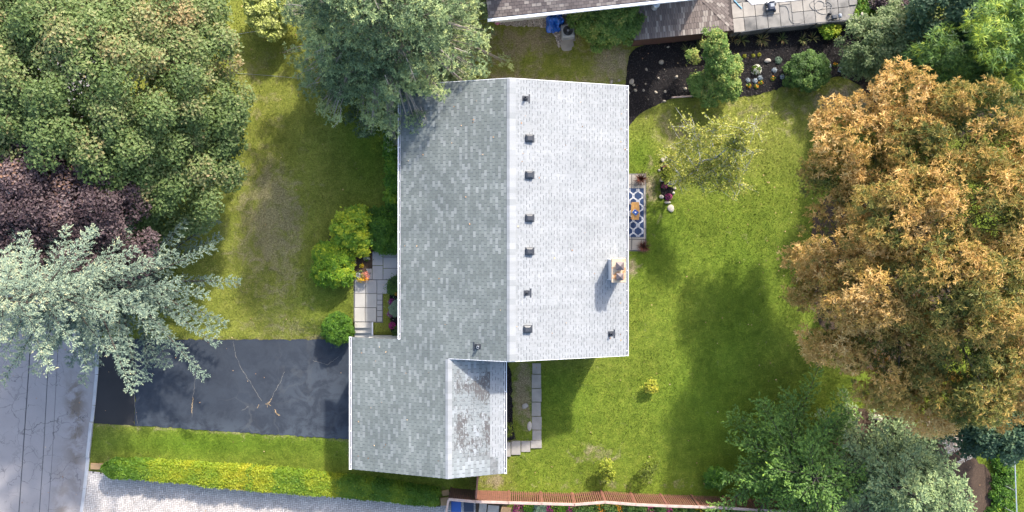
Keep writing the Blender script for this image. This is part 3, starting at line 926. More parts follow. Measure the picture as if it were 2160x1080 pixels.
# gutters with hangers
def gutter(x, y0, y1, z, s, hang):
    """s = +1: gutter hangs outside to +x"""
    prof = [(0, 0.0), (0, -.10), (.105, -.10), (.125, .0), (.088, .0), (.078, -.088), (.022, -.088), (.022, .0)]
    n = len(prof)
    V_ = [(x + s * a, y0, z + b) for a, b in prof] + [(x + s * a, y1, z + b) for a, b in prof]
    F_ = [(i, n + i, n + (i + 1) % n, (i + 1) % n) for i in range(n)] + [tuple(range(n - 1, -1, -1)), tuple(range(n, 2 * n))]
    gt = mk('gutter', V_, F_, WHITE, house)
    q = MB().box((x + s * .050, (y0 + y1) / 2, z - .075), (.052, y1 - y0 - .05, .02)).build('trough_shade', METALD, gt)  # dark strip standing in for the shade down inside the gutter
    y = y0 + .25
    while y < y1:
        MB().box((x + s * .062, y, z + .006), (.13, .03, .012)).build('hanger', WHITE, gt)
        y += hang
    for ye in (y0, y1):
        MB().box((x + s * .062, ye, z - .05), (.13, .03, .12)).build('end_cap', WHITE, gt)
    return gt
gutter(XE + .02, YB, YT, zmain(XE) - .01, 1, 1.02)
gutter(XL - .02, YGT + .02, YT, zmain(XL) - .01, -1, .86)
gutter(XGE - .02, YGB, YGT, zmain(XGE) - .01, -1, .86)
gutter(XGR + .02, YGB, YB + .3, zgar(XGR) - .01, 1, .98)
for yy in (YB, YT):            # rake boards
    for s in (-1, 1):
        x1 = XE if s > 0 else (XL if yy > 0 else XG)
        ys_ = yy + (.012 if yy > 0 else -.012)
        V_ = []
        for yq in (ys_ - .011, ys_ + .011):
            V_ += [(0, yq, ZR - .17), (0, yq, ZR + .004), (x1, yq, zmain(x1) + .004), (x1, yq, zmain(x1) - .17)]
        mk('rake_board', V_, [(0, 1, 2, 3), (7, 6, 5, 4), (0, 4, 5, 1), (1, 5, 6, 2), (2, 6, 7, 3), (3, 7, 4, 0)], WHITE, house)

# vents and pipes on the roof
def on_roof(px, py, zf=zmain):
    z = 4.8
    for _ in range(6):
        p = P(px, py, z); z = zf(p[0])
    return p[0], p[1], z
def roof_vent(px, py):
    x, y, z = on_roof(px, py)
    v = empty('roof_vent', (x, y, z)); v.parent = house
    MB().prism([(x - .21, y - .19), (x + .24, y - .19), (x + .24, y + .19), (x - .21, y + .19)], lambda a, b: zmain(a) + .01, lambda a, b: zmain(a) + .018).build('flashing', METALD, v)
    hd = MB()
    s, h = .165, .15
    V_ = [(x - s, y - s, zmain(x - s) + .02), (x + s, y - s, zmain(x + s) + .02), (x + s, y + s, zmain(x + s) + .02), (x - s, y + s, zmain(x - s) + .02),
          (x - s - .02, y - s - .01, zmain(x) + h + .02), (x + s + .02, y - s - .01, zmain(x) + h - .05), (x + s + .02, y + s + .01, zmain(x) + h - .05), (x - s - .02, y + s + .01, zmain(x) + h + .02),
          (x - s * .6, y - s * .6, zmain(x) + h + .055), (x + s * .6, y - s * .6, zmain(x) + h + .015), (x + s * .6, y + s * .6, zmain(x) + h + .015), (x - s * .6, y + s * .6, zmain(x) + h + .055)]
    F_ = [(0, 1, 5, 4), (1, 2, 6, 5), (2, 3, 7, 6), (3, 0, 4, 7), (4, 5, 9, 8), (5, 6, 10, 9), (6, 7, 11, 10), (7, 4, 8, 11), (8, 9, 10, 11)]
    hd.add(V_, F_).build('hood', METALD, v)
    l = MB()
    for k in range(3):
        l.box((x + s + .012, y, zmain(x + s) + .05 + .03 * k), (.02, .28, .012))
    l.build('louvre', METALD, v)
for p_ in ((1117, 292), (1117, 369), (1117, 460), (1117, 530), (1113, 694)):
    roof_vent(*p_)
def roof_pipe(px, py, r=.055, h=.28, s=1):
    x, y, z = on_roof(px, py)
    v = empty('vent_pipe', (x, y, z)); v.parent = house
    fl = MB().prism([(x - .15, y - .13), (x + .15, y - .13), (x + .15, y + .13), (x - .15, y + .13)], lambda a, b: zmain(a) + .012, lambda a, b: zmain(a) + .02)
    fl.prism([(x + s * .20 - .035, y - .22), (x + s * .20 + .035, y - .22), (x + s * .20 + .035, y + .22), (x + s * .20 - .035, y + .22)], lambda a, b: zmain(a) + .014, lambda a, b: zmain(a) + .024)
    fl.build('flashing', METALD, v)
    MB().lathe((x, y, z), [(r * 2.1, 0), (r * 1.7, .05), (r * 1.15, .12), (r * 1.1, .14)], 14).build('boot', METALD, v, True)
    MB().lathe((x, y, z), [(r, 0), (r, h), (r * .75, h), (r * .75, h - .12)], 14).build('pipe', METALD if r < .06 else ACG, v)
roof_pipe(1108, 208); roof_pipe(1111, 618, .04, .22); roof_pipe(1288, 704); roof_pipe(1008, 731, .065, .3, -1)

# chimney
ch = empty('chimney', (5.32, -1.62, 3.9)); ch.parent = house
cx0, cy0 = 5.26, -1.62
MB().box((cx0, cy0, 4.55), (.60, 1.02, 1.60)).build('stack', CHIMS, ch)
cr = MB().box((cx0 + .04, cy0, 5.39), (.70, 1.20, .10), bev=.02).build('crown', CHIMP, ch)
for dy, s in ((.22, .34), (-.30, .30)):
    fx, fy = cx0 + .07, cy0 + dy
    q = MB().box((fx, fy, 5.48), (s * .7, s * .7, .12)).build('flue', CHIMP, ch)
    cp = MB()
    for sx in (-1, 1):
        for sy in (-1, 1):
            cp.box((fx + sx * s * .38, fy + sy * s * .38, 5.58), (.025, .025, .12))
    V_ = [(fx - s * .58, fy - s * .58, 5.64), (fx + s * .58, fy - s * .58, 5.64), (fx + s * .58, fy + s * .58, 5.64), (fx - s * .58, fy + s * .58, 5.64), (fx, fy, 5.78)]
    cp.add(V_, [(3, 2, 1, 0), (0, 1, 4), (1, 2, 4), (2, 3, 4), (3, 0, 4)])
    cp.build('flue_cap', CAPM, ch)
for sg in (-1, 1):      # lead flashing seams beside the stack
    MB().prism([(cx0 - .34, cy0 + sg * .52 - .02), (cx0 + .30, cy0 + sg * .52 - .02), (cx0 + .30, cy0 + sg * .52 + .02), (cx0 - .34, cy0 + sg * .52 + .02)], lambda a, b: zmain(a) + .01, lambda a, b: zmain(a) + .03).build('flashing', METALG, ch)

# ------------------------------------------------------------------ leaves, crowns, conifers
def unit(v):
    return v / (np.linalg.norm(v, axis=-1, keepdims=True) + 1e-9)


def leaf_mesh(p, n, size, aspect, r_, d=None, fold=0.18):
    """folded diamond leaves: base p, facing n, along d"""
    N = len(p)
    if d is None: d = r_.normal(size=(N, 3))
    d = unit(d - n * np.sum(d * n, -1, keepdims=True))
    b = np.cross(n, d)
    l = np.asarray(size).reshape(-1, 1) * np.ones((N, 1)); wd = l * aspect
    V = np.stack([p, p + d * l * .48 + b * wd * .5 + n * l * fold * .5, p + d * l, p + d * l * .48 - b * wd * .5 + n * l * fold * .5], 1).reshape(-1, 3)
    F = np.arange(4 * N).reshape(N, 4)
    return V, F


def crown_points(lobes, n, clump_r, r_, nclump=None, inner=0.12, low=-0.35):
    """points spread through leafy clumps that sit on the skin of the lobes -> point, outward normal, clump tone"""
    C = np.array([l[:3] for l in lobes]); R = np.array([l[3] for l in lobes])
    RZ = np.array([(l[4] if len(l) > 4 else l[3] * .8) for l in lobes])
    TN = np.array([(l[5] if len(l) > 5 else 0.0) for l in lobes])
    wt = R ** 2 / np.sum(R ** 2)
    nclump = nclump or int(np.sum(4.2 * (R / clump_r) ** 2))
    li = r_.choice(len(R), nclump, p=wt)
    d = r_.normal(size=(nclump, 3)); d[:, 2] = np.abs(d[:, 2]) * np.where(r_.random(nclump) < .8, 1, -.5)
    d = unit(d); d[:, 2] = np.maximum(d[:, 2], low)
    sc = np.stack([R[li], R[li], RZ[li]], -1)
    cc = C[li] + d * sc * r_.uniform(.74, 1.0, (nclump, 1))
    keep = np.ones(nclump, bool)
    for k in range(len(R)):
        q = (cc - C[k]) / np.array([R[k], R[k], RZ[k]])
        keep &= ~((np.linalg.norm(q, axis=1) < .66) & (li != k))
    cc = cc[keep]; d = d[keep]; li = li[keep]
    tone = r_.normal(0, .13, len(cc)) + TN[li]
    cr = clump_r * r_.uniform(.65, 1.3, len(cc))
    ci = r_.choice(len(cc), n, p=cr ** 2 / np.sum(cr ** 2))
    e = unit(r_.normal(size=(n, 3)) + d[ci] * .5 + np.array([0, 0, .55]))
    p = cc[ci] + e * cr[ci][:, None] * (r_.uniform(.3, 1.0, (n, 1)) ** .45) * np.array([1, 1, .8])
    nin = int(n * inner)
    if nin:
        p[:nin] = C[li[ci[:nin]]] + (cc[ci[:nin]] - C[li[ci[:nin]]]) * r_.uniform(.35, .85, (nin, 1)) + r_.normal(0, .2, (nin, 3))
    nn = unit(e * .65 + np.array([0, 0, .9]) + r_.normal(0, .42, (n, 3)))
    return p, nn, tone[ci] + r_.normal(0, .12, n)


def limb_mesh(base, top, lobes, r0, r_, nl=None):
    """tapered trunk with limbs into the lobes"""
    m = MB()
    base = np.asarray(base, float); top = np.asarray(top, float)
    mid = base + (top - base) * .5 + r_.normal(0, .12, 3) * np.array([1, 1, 0])
    m.tube([base - np.array([0, 0, .1]), base + (top - base) * .12, mid, top], [r0 * 1.35, r0, r0 * .75, r0 * .35], 9)
    for l in lobes[:nl]:
        c = np.array(l[:3]); s = base + (top - base) * r_.uniform(.35, .8)
        k = (s + c) / 2 + np.array([0, 0, .25])
        m.tube([s, k, c + np.array([0, 0, l[3] * .3])], [r0 * .4, r0 * .25, r0 * .08], 6)
        for _ in range(4):
            e = c + unit(r_.normal(size=3) + np.array([0, 0, .4])) * l[3] * .85
            m.tube([k, (k + e) / 2 + r_.normal(0, .1, 3), e], [r0 * .16, r0 * .1, r0 * .03], 4)
    return m


def broadleaf(name, label, cat, base, lobes, n, leaf, mat, clump_r=.55, trunk=.2, bark=BARKG, aspect=.62, tone=.5, group=None, seed=1, inner=.12, parts=('crown', 'trunk'), nclump=None, spread=1.0, fold=.18, low=-.35):
    r_ = np.random.default_rng(seed)
    b = np.array([base[0], base[1], float(gz(base[0], base[1]))])
    t = empty(name, b, label, cat, group)
    p, nn, tn = crown_points(lobes, n, clump_r, r_, nclump, inner, low)
    p[:, 2] = np.maximum(p[:, 2], b[2] + .04)
    V, F = leaf_mesh(p, nn, leaf * r_.uniform(.65, 1.3, n), aspect, r_, fold=fold)
    V[:, 2] = np.maximum(V[:, 2], b[2] + .02)
    mk(parts[0], V, F, mat, t, np.clip(tone + tn * spread, 0, 1))
    hi = max(lobes, key=lambda l: l[2])
    top = np.array([b[0] * .4 + hi[0] * .6, b[1] * .4 + hi[1] * .6, b[2] + (hi[2] - b[2]) * .9])
    limb_mesh(b, top, lobes, trunk, r_).build(parts[1], bark, t, True)
    return t


def L(px, py, z, r, rz=None, tn=0.0):
    p = P(px, py, z)
    return (p[0], p[1], z, r, rz if rz else r * .8, tn)


def conifer(name, label, base, h, R, mat, seed, levels=24, per=9, droop=.10, twig=.55, leaf=.16, aspect=.34, bark=BARKD, tone=.5, shape=.75, rise=.15, tufts=3, step=.15, group=None, start=.08, cat='conifer', lean=(0, 0), tipbright=.25, irregular=.15, topwarm=0.0):
    """trunk, whorls of limbs, side twigs on both sides, and needle sprays along the twigs"""
    r_ = np.random.default_rng(seed)
    b = np.array([base[0], base[1], float(gz(base[0], base[1]))])
    t = empty(name, b, label, cat, group)
    br = MB()
    br.tube([b - np.array([0, 0, .1]), b + np.array([lean[0] * .5, lean[1] * .5, h * .5]), b + np.array([lean[0], lean[1], h])], [h * .022 + .03, h * .014, .015], 8)
    PT = []; DR = []; TN = []; UP = []
    tone0 = tone
    for li in range(levels):
        f = (li + r_.uniform(0, .8)) / levels
        tone = tone0 + topwarm * f
        z0 = h * (start + (1 - start) * f)
        if z0 > h * .99: continue
        Lb = R * (1 - f) ** shape + .12
        for k in range(max(3, int(per * (1 - .45 * f)))):
            a = 2 * pi * (k + (li % 2) * .5) / max(3, int(per * (1 - .45 * f))) + r_.normal(0, .22)
            Lk = Lb * (1 + r_.normal(0, irregular))
            ax = b + np.array([lean[0] * f, lean[1] * f, z0])
            out = np.array([cos(a), sin(a), 0])
            ns = max(3, int(Lk / .32))
            s = np.linspace(0, 1, ns + 1)
            pts = ax + out * (Lk * s)[:, None]
            pts[:, 2] += Lk * (rise * s - droop * 3 * s ** 2 * (1 - .3 * s)) + r_.normal(0, .03, ns + 1)
            side = np.array([-sin(a), cos(a), 0])
            pts += side * (r_.normal(0, .10) * Lk * s ** 2)[:, None]
            br.tube(list(pts[::2]) if ns > 4 else list(pts), list(np.linspace(.012 + .012 * Lk, .006, len(pts[::2]) if ns > 4 else len(pts))), 4, cap=False)
            for q in range(1, ns + 1):
                for sg in (-1, 1):
                    Lt = twig * (.35 + .65 * (1 - abs(s[q] - .45))) * min(1, Lk / 1.2) * r_.uniform(.6, 1.25)
                    if q == ns: Lt *= .8
                    dt = unit(out * r_.uniform(.55, .95) + side * sg * r_.uniform(.6, 1.0) + np.array([0, 0, r_.uniform(-.22, .12)]))
                    m_ = max(2, int(Lt / step))
                    for u in range(m_):
                        w_ = (u + r_.uniform(.1, .9)) / m_
                        pp = pts[q] + dt * Lt * w_ + np.array([0, 0, -.12 * Lt * w_ ** 2])
                        for _ in range(tufts):
                            w_ = (u + r_.uniform(-.2, 1.2)) / m_
                            pp = pts[q] + dt * Lt * w_ + np.array([0, 0, -.12 * Lt * w_ ** 2]) + r_.normal(0, .035, 3)
                            PT.append(pp); DR.append(dt + r_.normal(0, .42, 3)); TN.append(tone + tipbright * (w_ - .5) * .6 + .18 * (s[q] - .5) + r_.normal(0, .13))
                # leader sprays on the limb itself
                for _ in range(tufts):
                    PT.append(pts[q] + out * r_.uniform(-.16, .16) + r_.normal(0, .03, 3)); DR.append(out + r_.normal(0, .4, 3)); TN.append(tone + .2 * (s[q] - .4) + r_.normal(0, .12))
    PT = np.array(PT); DR = unit(np.array(DR)); N = len(PT)
    nn = unit(r_.normal(0, .42, (N, 3)) + np.array([.12, .28, 1.0]))
    V, F = leaf_mesh(PT, nn, leaf * r_.uniform(.7, 1.35, N), aspect, r_, DR)
    V[:, 2] = np.maximum(V[:, 2], b[2] + .03)
    mk('crown', V, F, mat, t, np.clip(np.array(TN), 0, 1))
    br.build('trunk', bark, t, True)
    return t


LM_MAPLE = leafmat('maple_leaf', [(0.0, (0.04284, 0.0694, 0.01771)), (0.3, (0.09381, 0.1446, 0.0372)), (0.55, (0.1529, 0.2082, 0.06376)), (0.78, (0.2295, 0.2314, 0.09299)), (1.0, (0.3468, 0.2488, 0.1107))], vary=.22)
LM_PURPLE = leafmat('purple_maple_leaf', [(0.0, (0.01771, 0.01033, 0.01254)), (0.5, (0.06052, 0.0369, 0.03985)), (0.85, (0.1402, 0.09598, 0.09598)), (1.0, (0.2214, 0.1181, 0.06642))], vary=.15, trans=.15)
LM_BLUE = leafmat('blue_spruce_needle', [(0.0, (0.05207, 0.08378, 0.06416)), (0.35, (0.1302, 0.1872, 0.1485)), (0.62, (0.2264, 0.2957, 0.2162)), (0.85, (0.3453, 0.3881, 0.2436)), (1.0, (0.4754, 0.4189, 0.2377))], trans=.15, vary=.15)
LM_FIR = leafmat('fir_needle', [(0.0, (0.05795, 0.09013, 0.04066)), (0.4, (0.1449, 0.2108, 0.09486)), (0.7, (0.2484, 0.3199, 0.1355)), (1.0, (0.4139, 0.4652, 0.1762))], trans=.15, vary=.2)
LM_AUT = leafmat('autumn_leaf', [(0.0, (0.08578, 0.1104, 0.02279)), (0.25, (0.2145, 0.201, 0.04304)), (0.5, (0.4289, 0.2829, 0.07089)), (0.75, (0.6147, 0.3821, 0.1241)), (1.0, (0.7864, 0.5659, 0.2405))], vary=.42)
LM_PINE = leafmat('pine_needle', [(0.0, (0.0238, 0.05644, 0.01485)), (0.4, (0.06612, 0.1411, 0.0297)), (0.7, (0.1522, 0.2553, 0.03713)), (1.0, (0.4496, 0.5107, 0.04332))], trans=.2, vary=.15)
LM_DARK = leafmat('dark_leaf', [(0.0, (0.02232, 0.05208, 0.02604)), (0.5, (0.05952, 0.1153, 0.0558)), (1.0, (0.1582, 0.2232, 0.1023))], vary=.2)
LM_SHRUB = leafmat('shrub_leaf', [(0.0, (0.03795, 0.08064, 0.0168)), (0.45, (0.09867, 0.1855, 0.0312)), (0.75, (0.1822, 0.2742, 0.054)), (1.0, (0.3643, 0.3548, 0.084))], vary=.2)
LM_OLIVE = leafmat('olive_leaf', [(0.0, (0.05635, 0.08671, 0.03289)), (0.45, (0.1368, 0.1918, 0.06728)), (0.75, (0.2415, 0.2917, 0.1271)), (1.0, (0.4025, 0.3502, 0.1495))], vary=.2)
LM_BRIGHT = leafmat('bright_green_leaf', [(0.0, (0.0336, 0.0935, 0.006)), (0.45, (0.0952, 0.209, 0.012)), (0.75, (0.2072, 0.33, 0.02)), (1.0, (0.4704, 0.506, 0.03))], vary=.15)
LM_LARCH = leafmat('larch_leaf', [(0.0, (0.0441, 0.08928, 0.01792)), (0.45, (0.1103, 0.2016, 0.03808)), (0.75, (0.1911, 0.3168, 0.0504)), (1.0, (0.3969, 0.5328, 0.056))], vary=.15)
LM_LIME = leafmat('lime_leaf', [(0.0, (0.17, 0.20, 0.03)), (0.5, (0.34, 0.38, 0.08)), (1.0, (0.55, 0.56, 0.20))], vary=.1)
LM_GOLD = leafmat('golden_leaf', [(0.0, (0.085, 0.110, 0.008)), (0.45, (0.190, 0.235, 0.016)), (0.75, (0.320, 0.345, 0.030)), (1.0, (0.50, 0.44, 0.05))], vary=.15)
LM_HEDGE = leafmat('privet_leaf', [(0.0, (0.046, 0.1092, 0.0092)), (0.25, (0.092, 0.1898, 0.0161)), (0.5, (0.1955, 0.2818, 0.0184)), (0.75, (0.3565, 0.3622, 0.0207)), (1.0, (0.46, 0.3795, 0.0345))], vary=.04)
LM_BIRCH = leafmat('birch_leaf', [(0.0, (0.1725, 0.207, 0.0322)), (0.4, (0.299, 0.3162, 0.05175)), (0.75, (0.437, 0.4082, 0.07475)), (1.0, (0.598, 0.529, 0.138))], vary=.1, trans=.35)
LM_SILVER = leafmat('silver_leaf', [(0.0, (0.224, 0.264, 0.272)), (1.0, (0.48, 0.528, 0.576))], vary=.1, trans=.1)
LM_SAGE = leafmat('sage_leaf', [(0.0, (0.12, 0.19, 0.12)), (1.0, (0.30, 0.40, 0.26))], vary=.1)
LM_MAG = leafmat('magenta_petal', [(0.0, (0.20, 0.008, 0.09)), (1.0, (0.52, 0.03, 0.26))], vary=.1)
LM_PURP = leafmat('violet_petal', [(0.0, (0.13, 0.012, 0.09)), (1.0, (0.34, 0.04, 0.24))], vary=.1)
LM_PINK = leafmat('pink_petal', [(0.0, (0.55, 0.14, 0.10)), (1.0, (0.75, 0.34, 0.27))], vary=.1)
LM_ORAN = leafmat('orange_petal', [(0.0, (0.50, 0.17, 0.006)), (1.0, (0.72, 0.34, 0.015))], vary=.1)
LM_YEL = leafmat('yellow_petal', [(0.0, (0.52, 0.32, 0.008)), (1.0, (0.75, 0.52, 0.03))], vary=.1)
LM_WHT = leafmat('cream_petal', [(0.0, (0.442, 0.425, 0.306)), (1.0, (0.646, 0.629, 0.544))], vary=.1)
LM_RED = leafmat('dark_red_grass_blade', [(0.0, (0.035, 0.013, 0.011)), (0.6, (0.095, 0.035, 0.022)), (1.0, (0.26, 0.07, 0.04))], vary=.1)
LM_STRAP = leafmat('strap_leaf', [(0.0, (0.075, 0.110, 0.030)), (0.5, (0.160, 0.185, 0.055)), (1.0, (0.36, 0.23, 0.10))], vary=.1)
LM_LITTER = leafmat('fallen_leaf', [(0.0, (0.18, 0.09, 0.04)), (0.6, (0.38, 0.22, 0.11)), (1.0, (0.55, 0.40, 0.22))], vary=.1, trans=.05)
LM_CHIP = leafmat('bark_chip', [(0.0, (0.007, 0.006, 0.006)), (0.8, (0.035, 0.028, 0.026)), (1.0, (0.12, 0.085, 0.06))], vary=.1, trans=0)

# -- big trees on the left
broadleaf('maple_tree', 'large round green maple with bronze-tinted leaf tips at the upper left', 'tree', P(330, 280)[:2],
          [L(170, 190, 5.9, 5.2, 4.6), L(385, 110, 4.9, 2.6, 2.2, .14), L(405, 235, 4.3, 2.5, 2.2), L(388, 370, 3.7, 2.4, 2.0, -.06), L(335, 425, 3.1, 1.7, 1.5, -.1), L(300, 50, 6.1, 3.0, 2.4, .16),
           L(110, 60, 7.1, 3.6, 2.6, .1), L(40, 210, 7.3, 3.4, 2.6, .05), L(230, 290, 6.1, 2.7, 2.3, -.02), L(330, 300, 5.1, 2.4, 2.0, -.05), L(300, 180, 6.7, 2.6, 2.0, .02), L(190, 130, 8.1, 2.6, 2.0, .1), L(60, 270, 5.9, 2.2, 1.8, -.04)],
          168000, .16, LM_MAPLE, .80, .28, seed=21, tone=.46, inner=.18)
broadleaf('purple_maple_tree', 'dark purple-leaved maple between the green maple and the blue spruce', 'tree', P(235, 470)[:2],
          [L(60, 420, 7.2, 2.8, 2.2), L(180, 425, 6.6, 2.3, 1.8), L(120, 360, 6.6, 1.6, 1.4), L(255, 515, 5.6, 1.4, 1.2), L(228, 470, 6.0, 1.7, 1.5), L(100, 510, 6.8, 2.3, 1.8), L(-20, 480, 7.4, 2.8, 2.2), L(170, 530, 5.8, 1.7, 1.4), L(60, 345, 7.2, 1.6, 1.4)],
          66000, .15, LM_PURPLE, .7, .18, BARKD, seed=22, tone=.5)
conifer('blue_spruce', 'tall silvery blue spruce reaching over the street and the driveway', P(328, 592)[:2], 13.2, 4.75, LM_BLUE, 31, levels=23, per=9, twig=.46, leaf=.105, aspect=.36, tone=.38, tufts=11, step=.10, topwarm=.28, shape=.55, rise=.30, droop=.09, irregular=.2)
# (the fir is built below, with the rosette trees)

# -- the autumn tree: rosettes of long narrow leaves
def rosette_tree(name, label, base, lobes, n, k, leaf, mat, clump_r, seed, tone=.5, trunk=.3, aspect=.24, cat='tree', bark=BARKG, spread=1.0, tightness=.75, nclump=None, group=None, limbs=4, inner_tone=0.0, lobe_scale=1.0):
    r_ = np.random.default_rng(seed)
    b = np.array([base[0], base[1], float(gz(base[0], base[1]))])
    t = empty(name, b, label, cat, group)
    lobes = [(l[0], l[1], l[2], l[3] * lobe_scale, l[4] * lobe_scale, l[5] * 1.6) for l in lobes]
    p, nn, tn = crown_points(lobes, n, clump_r, r_, nclump, .22)
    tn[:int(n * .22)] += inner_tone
    P_ = np.repeat(p, k, 0); N_ = np.repeat(nn, k, 0)
    d = r_.normal(size=(n * k, 3)); d = unit(d - N_ * np.sum(d * N_, -1, keepdims=True))
    d = unit(d + N_ * r_.uniform(.1, tightness, (n * k, 1)))
    ln = unit(N_ + r_.normal(0, .3, (n * k, 3)))
    V, F = leaf_mesh(P_, ln, leaf * r_.uniform(.7, 1.25, n * k), aspect, r_, d)
    V[:, 2] = np.maximum(V[:, 2], .03)
    mk('crown', V, F, mat, t, np.clip(tone + np.repeat(tn, k) * spread + r_.normal(0, .09, n * k), 0, 1))
    hi = max(lobes, key=lambda l: l[2])
    top = np.array([b[0] * .4 + hi[0] * .6, b[1] * .4 + hi[1] * .6, hi[2] * .85])
    limb_mesh(b, top, lobes, trunk, r_).build('trunk', bark, t, True)
    return t


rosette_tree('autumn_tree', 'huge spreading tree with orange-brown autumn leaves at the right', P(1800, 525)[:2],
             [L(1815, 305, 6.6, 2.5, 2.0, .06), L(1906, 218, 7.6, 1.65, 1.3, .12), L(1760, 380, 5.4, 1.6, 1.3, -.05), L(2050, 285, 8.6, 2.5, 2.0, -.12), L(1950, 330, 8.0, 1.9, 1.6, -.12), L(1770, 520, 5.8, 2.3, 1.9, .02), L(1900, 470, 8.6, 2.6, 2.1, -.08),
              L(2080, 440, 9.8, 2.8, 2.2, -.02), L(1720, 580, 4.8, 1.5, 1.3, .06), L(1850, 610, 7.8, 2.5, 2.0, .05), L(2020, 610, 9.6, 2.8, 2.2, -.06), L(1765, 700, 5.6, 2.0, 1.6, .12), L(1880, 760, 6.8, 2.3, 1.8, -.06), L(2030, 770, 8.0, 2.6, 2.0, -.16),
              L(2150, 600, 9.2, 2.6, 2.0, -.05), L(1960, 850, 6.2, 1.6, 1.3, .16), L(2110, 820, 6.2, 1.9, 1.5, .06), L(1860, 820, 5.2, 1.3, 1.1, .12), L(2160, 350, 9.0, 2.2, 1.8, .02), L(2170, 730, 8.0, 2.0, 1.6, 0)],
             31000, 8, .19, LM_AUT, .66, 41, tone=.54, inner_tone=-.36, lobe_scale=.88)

# -- the fir: limbs that end in rounded sprays, tier over tier
r_ = np.random.default_rng(33)
fir_base = P(848, 104)[:2]
fl = []
for li in range(13):
    f = li / 13.0
    z = 1.5 + 10.2 * f
    Rz = 4.9 * (1 - f) ** .48
    m_ = max(1, int(2 * pi * Rz * .80 / 1.35))
    for k in range(m_):
        a_ = 2 * pi * (k + .5 * (li % 2)) / m_ + r_.normal(0, .12)
        q = Rz * .80 * r_.uniform(.70, 1.18)
        if r_.random() < .55 and li < 11:
            q2 = Rz * r_.uniform(1.0, 1.28)
            fl.append((fir_base[0] + q2 * cos(a_ + .1), fir_base[1] + q2 * sin(a_ + .1), z + r_.normal(0, .3), r_.uniform(.35, .55), r_.uniform(.22, .34), r_.normal(.08, .12)))
        fl.append((fir_base[0] + q * cos(a_), fir_base[1] + q * sin(a_), z + r_.normal(0, .25), r_.uniform(.72, 1.05), r_.uniform(.36, .5), r_.normal(0, .14) + (.12 if cos(a_ - .9) > .3 else 0)))
ft_ = rosette_tree('fir_tree', 'broad dense grey-green fir overhanging the upper left roof corner', fir_base, fl, 35000, 6, .145, LM_FIR, .24, 34, tone=.50, trunk=.17, aspect=.30, cat='fir tree', bark=TWIG, tightness=1.0, limbs=4)

tw = MB()
for l in fl[::2]:
    c_ = np.array(l[:3]); o_ = c_[:2] - fir_base; o_ = o_ / (np.linalg.norm(o_) + 1e-6)
    d_ = np.array([o_[0], o_[1], -.10]); s_ = np.array([-o_[1], o_[0], 0])
    a_ = c_ - d_ * .55 + np.array([0, 0, l[4] * .92]) + s_ * r_.normal(0, .2)
    e_ = a_ + d_ * r_.uniform(.7, 1.1) + s_ * r_.normal(0, .18) + np.array([0, 0, -.05])
    tw.tube([a_, (a_ + e_) / 2 + s_ * r_.normal(0, .06), e_], [.026, .018, .007], 5)
    for k in range(5):
        g_ = a_ + (e_ - a_) * r_.uniform(.25, .9); h_ = g_ + (d_ * .5 + s_ * r_.choice((-1, 1)) * .8) * r_.uniform(.15, .32)
        tw.tube([g_, h_], [.009, .004], 3, cap=False)
tag(tw.build('branch', TWIG, ft_), kind='stuff')

# -- upper right
pine_lobes = [L(2120, 75, 8.0, 1.5, .8, .15), L(2030, 130, 5.6, 1.7, .9, .02), L(2120, 150, 6.4, 1.6, .8, .05), L(1965, 165, 4.2, 1.5, .8, -.10), L(2060, 195, 4.8, 1.8, .9, -.08), L(2150, 190, 6.8, 1.2, .7, .06), L(2000, 205, 3.6, 1.4, .8, -.15), L(1930, 190, 2.6, 1.2, .8, -.1), L(2150, 115, 7.4, 1.1, .6, .14), L(1990, 100, 5.0, .9, .5, .12)]
rosette_tree('white_pine', 'feathery bright green pine with yellow-green top at the upper right', P(1985, 190)[:2], pine_lobes, 5200, 11, .30, LM_PINE, .55, 42, tone=.42, trunk=.16, aspect=.11, cat='pine tree', bark=BARKD, tightness=1.2)
broadleaf('dense_shrub', 'big rounded olive-green shrub at the right end of the mulch bed', 'shrub', P(1840, 110)[:2], [L(1835, 95, 2.1, 1.55, 1.3), L(1895, 72, 2.5, 1.5, 1.2), L(1803, 130, 1.6, 1.0, .9), L(1868, 138, 1.7, 1.1, 1.0), L(1930, 60, 2.2, 1.0, .9)], 22000, .13, LM_OLIVE, .34, .07, seed=51, parts=('foliage', 'stem'))
broadleaf('dark_tree', 'dark evergreen tree in the top right corner', 'tree', P(2010, 70)[:2], [L(2010, 15, 4.6, 1.9, 1.6), L(2100, 0, 5.6, 2.3, 1.8), L(2170, 40, 5.4, 2.0, 1.6), L(1960, 45, 3.4, 1.3, 1.1, .1), L(2060, 60, 3.4, 1.6, 1.2, -.1), L(1965, 85, 2.2, .8, .7, .1)], 34000, .17, LM_DARK, .5, .14, BARKD, seed=52)
broadleaf('low_shrub', 'low green shrubs behind the terrace fence', 'shrub', P(1850, 20)[:2], [L(1820, 18, .5, .7, .4, .1), L(1860, 0, .5, .9, .4), L(1915, 15, .5, 1.0, .5, .15), L(1880, 35, .4, .8, .4, .05), L(1840, 40, .3, .6, .3)], 9000, .11, LM_BRIGHT, .28, .03, seed=53, parts=('foliage', 'stem'), tone=.3)
broadleaf('purple_shrub', 'dark purple shrub at the top edge behind the terrace', 'shrub', P(1880, 5)[:2], [L(1880, -2, 1.0, .9, .6), L(1855, -8, .9, .7, .5)], 4500, .12, LM_PURPLE, .28, .03, seed=54, parts=('foliage', 'stem'))
